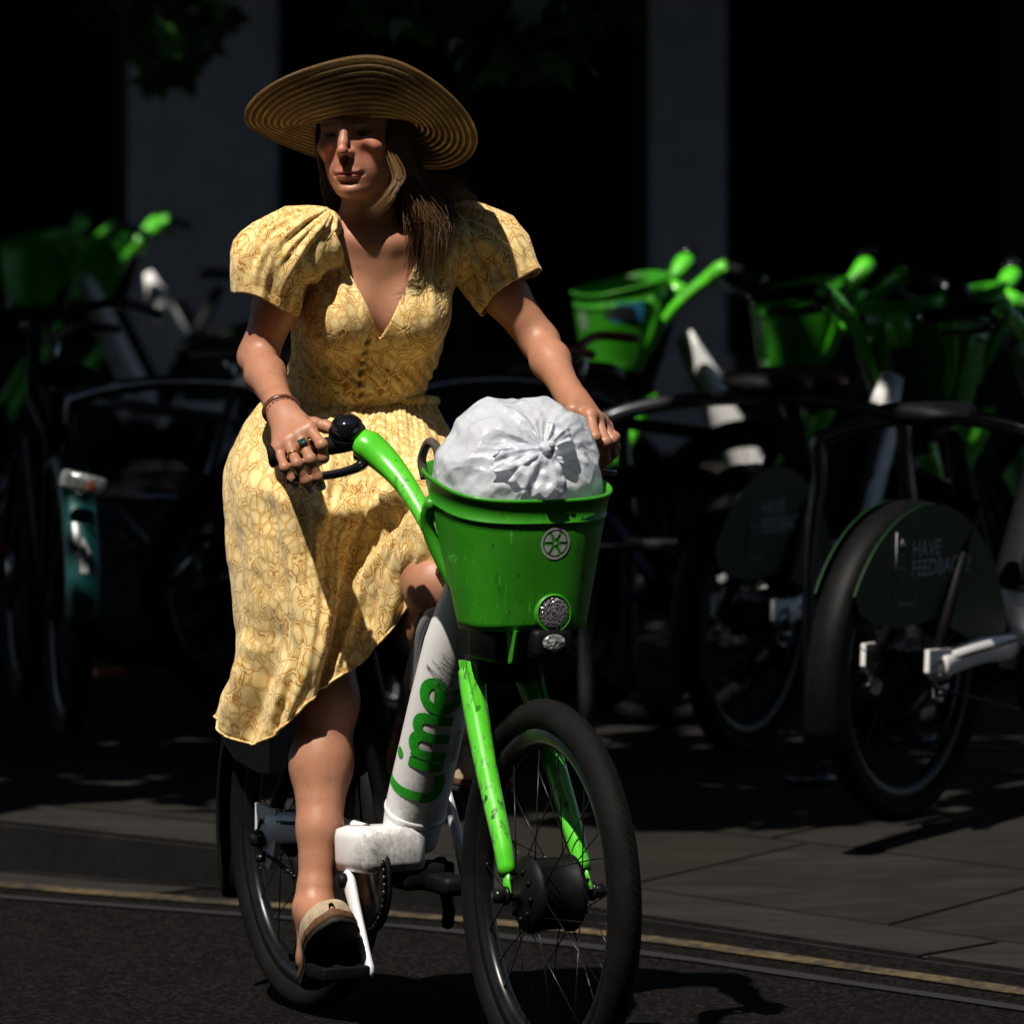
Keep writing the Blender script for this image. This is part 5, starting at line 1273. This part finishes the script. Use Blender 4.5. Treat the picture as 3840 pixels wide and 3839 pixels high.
# ------------------------------------------------------------------ ordinary bicycles between the stands
def plain_bike(name, loc, rz, frame_mat, bar_mat, lean):
    t = empty(name, loc, rz); t.rotation_euler = (R(lean), 0, rz)
    wheel(t, 0, False, False); wheel(t, 1.03, False, False)
    mb = MB().add(tube([(0, .06, .34), (.42, .0, .29)], .009, 8)).add(tube([(0, -.06, .34), (.42, .0, .29)], .009, 8)).add(tube([(.42, 0, .29), (.27, 0, .80)], .017, 10)).add(tube([(.42, 0, .29), (.83, 0, .70)], .021, 10)).add(tube([(.30, 0, .74), (.81, 0, .80)], .017, 10)).add(tube([(0, .06, .34), (.28, .02, .74)], .008, 8)).add(tube([(0, -.06, .34), (.28, -.02, .74)], .008, 8)).add(tube([(.80, 0, .86), (.84, 0, .66)], .021, 10))
    mb.build('frame', frame_mat, t)
    for s in (-1, 1): obj('fork_blade', *tube(bez([(.84, s * .045, .66), (.94, s * .05, .50), (1.03, s * .055, .34)], 10), (.011), 8), frame_mat, t)
    obj('handlebar', *tube(bez([(.70, -.30, .98), (.80, -.22, .99), (.83, -.08, .95), (.83, .08, .95), (.80, .22, .99), (.70, .30, .98)], 30), .0125, 8), bar_mat, t)
    obj('stem', *tube([(.80, 0, .86), (.785, 0, .94), (.83, 0, .95)], .013, 8), M['steel'], t)
    sad = [np.array([(x, w * math.cos(a), zc + h * math.sin(a)) for a in np.linspace(0, 2 * math.pi, 16, endpoint=False)]) for x, w, zc, h in ((.10, .03, .90, .012), (.13, .075, .91, .022), (.2, .075, .915, .024), (.28, .04, .915, .02), (.40, .016, .91, .012))]
    obj('saddle', *loft(sad), M['brown_leather'], t); obj('seat_post', *tube([(.275, 0, .78), (.24, 0, .90)], .013, 8), M['steel'], t)
    obj('chainring', *lathe([(.02, -.003), (.085, -.003), (.085, .003), (.02, .003)], 'y', 30, (.42, -.06, .29)), M['steel'], t)
    for a_, b_ in (((.42, -.08, .29), (.53, -.09, .17)), ((.42, .08, .29), (.31, .09, .41))): obj('crank_arm', *tube([a_, b_], .008, 8), M['steel'], t)
    for (x_, y_, z_) in ((.53, -.13, .165), (.31, .13, .415)): obj('pedal', *box((x_, y_, z_), (.085, .07, .02), .004), M['black_plastic'], t)
    return t
M['blue_frame'] = simple('blue_frame', (.01, .02, .22), .35, 0, .2, 20)
M['grey_frame'] = simple('grey_frame', (.10, .10, .11), .35, .4, .2, 20)
pbs = [((wpt(2480, 17.6)), 172, M['blue_frame'], M['brown_leather'], 2, 'blue bicycle with brown leather bar tape in front of the blue sticker'),
       ((wpt(3330, 17.4)), 168, M['black_plastic'], M['red'], -2, 'black bicycle with red bar tape parked among the green baskets'),
       ((wpt(1220, 18.6)), 165, M['grey_frame'], M['brown_leather'], 2, 'grey bicycle parked at left behind the woman\'s shaded arm'),
       ((wpt(560, 19.4)), 20, M['black_plastic'], M['dark_metal'], -3, 'black bicycle standing behind the teal mudguard at left')]
for (xy, hdg, fm, bm_, lean, lab) in pbs:
    t = plain_bike('parked_bike', (xy[0], xy[1], PZ), R(hdg), fm, bm_, lean); tag(t, lab, 'bicycle')
# ------------------------------------------------------------------ arched cycle stands
M['stand'] = simple('stand_steel', (.09, .095, .11), .22, .8, .25, 30)
def stand(u0, d0, u1, d1, lab, rail):
    a = np.array([*wpt(u0, d0)]); b = np.array([*wpt(u1, d1)]); w = np.linalg.norm(b - a); ang = math.atan2(*(b - a)[::-1])
    t = empty('cycle_stand', (a[0], a[1], PZ - .004), ang)
    pts = [(0, 0, 0), (0, 0, .50), (.02, 0, .71)] + [(w * (.5 - .5 * math.cos(x)), 0, .77 + .10 * math.sin(x)) for x in np.linspace(.35, math.pi - .35, 14)] + [(w - .02, 0, .71), (w, 0, .50), (w, 0, 0)]
    obj('arch', *tube(bez(pts, 90), .0195, 12), M['stand'], t)
    obj('rail', *tube([(.0, 0, rail), (w, 0, rail)], .017, 10), M['stand'], t)
    for x in (0, w): obj('foot_plate', *lathe([(0, 0), (.06, 0), (.06, .012), (0.03, .016), (0, .016)], 'z', 20, (x, 0, .004)), M['stand'], t)
    tag(t, lab, 'cycle stand', 'arched steel cycle stands on the pavement')
stand(240, 18.3, 1330, 17.8, 'arched steel cycle stand left of the woman\'s bare arm', .56)
stand(1490, 18.4, 2360, 18.0, 'arched steel cycle stand whose arch runs behind the white bag', .60)
stand(2200, 17.1, 3420, 17.2, 'long arched steel cycle stand right of the green basket', .50)
stand(3040, 16.2, 3990, 16.0, 'arched steel cycle stand nearest the right edge', .45)
# ------------------------------------------------------------------ the building behind: stone piers, dark glazing
def stone_wall():
    t = NT('grey_stone'); nz = t.noise(6, 6, .6); f = t.noise(60, 5)
    t.set(col=t.mix(t.ramp(nz, [(.3, 0.), (.7, 1.)]), (.30, .31, .34), (.40, .41, .44)), rough=.85); t.bump(f, .3, .003); return t.m
M['stone'] = stone_wall()
M['glass'] = simple('dark_glazing', (.004, .004, .005), .25, 0, .2, 3, .08)
M['frame'] = simple('bronze_frame', (.02, .02, .022), .5, .3, .2, 20)
FY = 31.0
bld = empty('shop_front', (0, FY, PZ))
def xw(u): return (u - 1920) / FPX * FY
piers = [(-9.0, -7.9), (-5.6, -4.5), (xw(480), xw(1035)), (xw(2440), xw(2725)), (3.6, 4.6), (6.8, 7.8)]
for (x0, x1) in piers:
    pr = obj('pier', *box(((x0 + x1) / 2, .30, 2.25), (x1 - x0, .60, 4.5), .02), M['stone'], bld, False)
    obj('plinth', *box(((x0 + x1) / 2, .30, .22), (x1 - x0 + .06, .66, .44), .015), M['stone'], pr, False)
for i in range(len(piers) - 1):
    x0, x1 = piers[i][1], piers[i + 1][0]
    w = x1 - x0; n = max(1, round(w / 1.1))
    for k in range(n):
        a, b = x0 + w * k / n, x0 + w * (k + 1) / n
        obj('pane', *box(((a + b) / 2, .42, 2.3), (b - a - .06, .03, 3.7), 0), M['glass'], bld, False)
        obj('mullion', *box((b - (.03 if k == n - 1 else 0), .36, 2.3), (.055, .09, 3.8), .006), M['frame'], bld, False)
    obj('stall_riser', *box(((x0 + x1) / 2, .40, .22), (w - .01, .12, .44), .01), M['frame'], bld, False)
    obj('transom', *box(((x0 + x1) / 2, .385, 3.3), (w - .01, .09, .08), .006), M['frame'], bld, False)
obj('fascia', *box((-.6, .40, 4.95), (18, .9, .9), .03), M['stone'], bld, False)
obj('sun_block_canopy', *box((-.6, -1.5, 4.62), (18, 3.2, .22), .03), M['stone'], bld, False)  # overhang added above the view to keep the sun off the piers
obj('upper_wall', *box((-.6, .55, 9.5), (18, .8, 8.2), .03), M['stone'], bld, False)
obj('back_wall', *box((-.6, .70, 2.3), (18, .12, 4.6), 0), M['glass'], bld, False)
tag(bld, 'dark glazed shop front with grey stone piers behind the bicycles', 'building')
# ------------------------------------------------------------------ the terrace added unseen behind the camera to close off half the sky
M['brick'] = simple('dark_brick', (.09, .05, .038), .9, 0, .35, 14)
ter = empty('sky_block_terrace', (0, -4, 0)); pane_me = None
obj('wall', *box((0, -1, 11.5), (70, 2, 23), 0), M['brick'], ter, False); obj('parapet', *box((0, -.9, 23.2), (70.2, 2.3, .5), .03), M['stone'], ter, False)
wv, wf = box((0, 0, 0), (1.1, .08, 1.9), 0); pane_me = mesh_from('window', wv, wf, M['glass'], False); sv, sf = box((0, .06, -1.02), (1.3, .2, .12), .01); sill_me = mesh_from('sill', sv, sf, M['stone'], False)
for fl in range(6):
    for k in range(16):
        w = link_mesh('window', pane_me, ter); w.location = (-26 + k * 3.4, .01, 2.2 + fl * 3.6); link_mesh('sill', sill_me, w)
tag(ter, 'dark brick terrace added unseen behind the camera to block sky light', 'building')
# ------------------------------------------------------------------ plane trees that shade the pavement
def leaf_mat():
    t = NT('plane_leaf'); oi = t.n('ShaderNodeObjectInfo'); nz = t.noise(2.0, 3)
    c = t.mix(t.ramp(nz, [(.3, 0.), (.7, 1.)]), (.022, .085, .010), (.05, .14, .018)); t.set(col=c, rough=.5, spec=.35)
    tr = t.n('ShaderNodeBsdfTranslucent'); tr.inputs[0].default_value = (.05, .16, .01, 1); mx = t.n('ShaderNodeMixShader'); mx.inputs[0].default_value = .22
    t.l(t.b.outputs[0], mx.inputs[1]); t.l(tr.outputs[0], mx.inputs[2]); t.l(mx.outputs[0], t.out.inputs[0]); return t.m
M['leaf'] = leaf_mat(); M['bark'] = simple('bark', (.10, .085, .06), .9, 0, .4, 8)
LEAF = np.array([(0, 0), (.12, .16), (.42, .10), (.30, .34), (.50, .52), (.24, .60), (.16, .78), (0, 1.0), (-.16, .78), (-.24, .60), (-.50, .52), (-.30, .34), (-.42, .10), (-.12, .16)])
LEAF_FAR = LEAF[[0, 2, 4, 6, 7, 8, 10, 12]]
def leaves(pts, size, seed, shape=LEAF):
    r_ = np.random.default_rng(seed); n = len(pts); m = len(shape)
    d = r_.normal(0, 1, (n, 3)); d[:, 2] -= .9; d /= np.linalg.norm(d, axis=1)[:, None]
    nrm = r_.normal(0, 1, (n, 3)); nrm[:, 2] += .8; nrm -= d * (nrm * d).sum(1)[:, None]; nrm /= np.linalg.norm(nrm, axis=1)[:, None]; sd = np.cross(nrm, d)
    s_ = (size * r_.uniform(.7, 1.3, n))[:, None, None]; a = shape[None, :, 0:1]; b = shape[None, :, 1:2]
    V = pts[:, None] + sd[:, None] * a * s_ + d[:, None] * b * s_ + nrm[:, None] * (-.5 * a * a - .12 * b * b) * s_
    return V.reshape(-1, 3), np.arange(n * m).reshape(n, m)
def tree(loc, lab, boughs, trunk_h, seed, crown):
    t = empty('plane_tree', (loc[0], loc[1], PZ)); r_ = np.random.default_rng(seed)
    tk = bez([(0, 0, 0), (.05, .04, 1.2), (-.03, .08, 2.4), (.04, .02, trunk_h)], 20); mb = MB().add(tube(tk, np.linspace(.17, .10, len(tk)), 14))
    L = np.array([loc[0], loc[1], PZ]); top = tk[-1]
    for c, rad_, n in crown:
        mb.add(tube(bez([top - np.array([0, 0, .8 * r_.random()]), (top + (np.array(c) - L)) / 2 + np.array([0, 0, .25]), np.array(c) - L], 10), .03, 6))
    mb.build('trunk', M['bark'], t)
    pts = []; low = []
    for c, rad_, n in crown:
        u = r_.normal(0, 1, (n, 3)); u /= np.linalg.norm(u, axis=1)[:, None]; (low if rad_[0] < .3 else pts).append(np.array(c) - L + u * np.array(rad_) * (r_.random((n, 1)) ** .45))
    cw = link_mesh('crown', fast_mesh('crown', *leaves(prune(np.concatenate(pts) + L) - L, .21, seed, LEAF_FAR), M['leaf']), t); cw.data.polygons.foreach_set('use_smooth', np.zeros(len(cw.data.polygons), bool))
    if low: link_mesh('low_bough', fast_mesh('low_bough', *leaves(np.concatenate(low), .15, seed + 1), M['leaf']), t)
    tag(t, lab, 'tree', 'plane trees over the pavement'); return t
bpy.context.view_layer.update()
SPARK = []                                    # spots the sun reaches through small gaps in the leaves: (x, y, z, radius)
def spark(o, pts):
    for (x, y, z, r) in pts: q = o.matrix_world @ Vector((x, y, z)); SPARK.append((q.x, q.y, q.z, r))
spark(PB[2], [(.98, .12, 1.04, .15), (.70, .19, 1.13, .11), (.70, -.19, 1.13, .11)])
spark(PB[3], [(.94, .12, 1.06, .07), (.70, -.20, 1.13, .09)]); spark(PB[4], [(.72, .18, 1.12, .12), (.70, -.20, 1.12, .12), (.66, .27, 1.10, .06)])
spark(PB[5], [(.90, .05, 1.12, .07), (.70, .19, 1.18, .06), (.70, -.19, 1.18, .05)]); spark(PB[6], [(.74, .16, 1.17, .06)])
spark(tb, [(-.335, 0, .665, .07), (-.36, 0, .50, .06)])
spark(PB[0], [(-.27, -.05, .60, .10), (.05, -.08, .36, .12)]); spark(PB[1], [(.72, .15, 1.1, .08)])
SPARK += [(-.68, 17.95, 1.02, .12), (.35, 17.15, .99, .12)]
def prune(P):
    keep = np.ones(len(P), bool); s_ = np.array(sun_dir)
    for (x, y, z, r) in SPARK:
        v = P - np.array([x, y, z]); t_ = v @ s_; keep &= ~((np.linalg.norm(v - t_[:, None] * s_, axis=1) < r + .09) & (t_ > .25))
    return P[keep]
def gap(c): return False
def grid_crown(x0, x1, y0, y1, z0, z1, n, seed, skip=None):
    r_ = np.random.default_rng(seed); out = []
    nx = max(1, int((x1 - x0) / 1.1)); ny = max(1, int((y1 - y0) / 1.1))
    for i in range(nx):
        for j in range(ny):
            c = np.array([x0 + (i + .5) * (x1 - x0) / nx, y0 + (j + .5) * (y1 - y0) / ny, r_.uniform(z0, z1)]) + r_.normal(0, .12, 3)
            if gap(c): continue
            out.append((c, (.95, .95, .75), int(n * r_.uniform(.8, 1.2))))
    return out
def low_bough(spots):
    return [(np.array([(u - 1920) / FPX * d, d, CAM_H - (v - VH) / FPX * d]), (ru, .18, rv), n) for (u, v, d, ru, rv, n) in spots]
t_left = tree((-3.4, 16.2), 'plane tree off the left side shading the parked bicycles', None, 3.6, 11,
     grid_crown(-6.2, -1.2, 13.7, 20.5, 3.7, 5.0, 560, 1))
tree((3.4, 18.2), 'plane tree off the right side with leaves hanging above the woman\'s hat', None, 3.6, 12,
     grid_crown(-1.2, 3.4, 14.0, 20.5, 3.7, 5.0, 560, 2) + low_bough([(1830, 20, 17.5, .14, .07, 26), (2010, 90, 17.4, .10, .09, 30), (2120, 30, 17.5, .12, .06, 18), (1500, -10, 17.5, .10, .03, 12)]))
tree((-3.0, 22.6), 'plane tree close to the shop front with dark leaves at top left', None, 4.0, 13,
     grid_crown(-5.5, 3.4, 20.3, 27.6, 3.9, 5.2, 420, 3) + low_bough([(560, 40, 23.5, .12, .10, 22), (690, 120, 23.4, .10, .12, 20), (600, 250, 23.4, .06, .06, 9), (780, 40, 23.5, .06, .12, 12)]))
for (x_, y_, lab_) in ((-6.6, 8.5, 'unseen plane tree added left of the rider to block sky light'), (6.6, 9.0, 'unseen plane tree added right of the rider to block sky light'), (-6.8, 2.0, 'unseen plane tree added left of the camera to block sky light'), (6.8, 2.4, 'unseen plane tree added right of the camera to block sky light')):
    c_ = copy_tree(t_left); c_.location = (x_, y_, 0); c_.scale = (1, 1, 1.25); tag(c_, lab_, 'tree', 'unseen trees added to block sky light')  # copies added out of view to cut the sky light from both sides
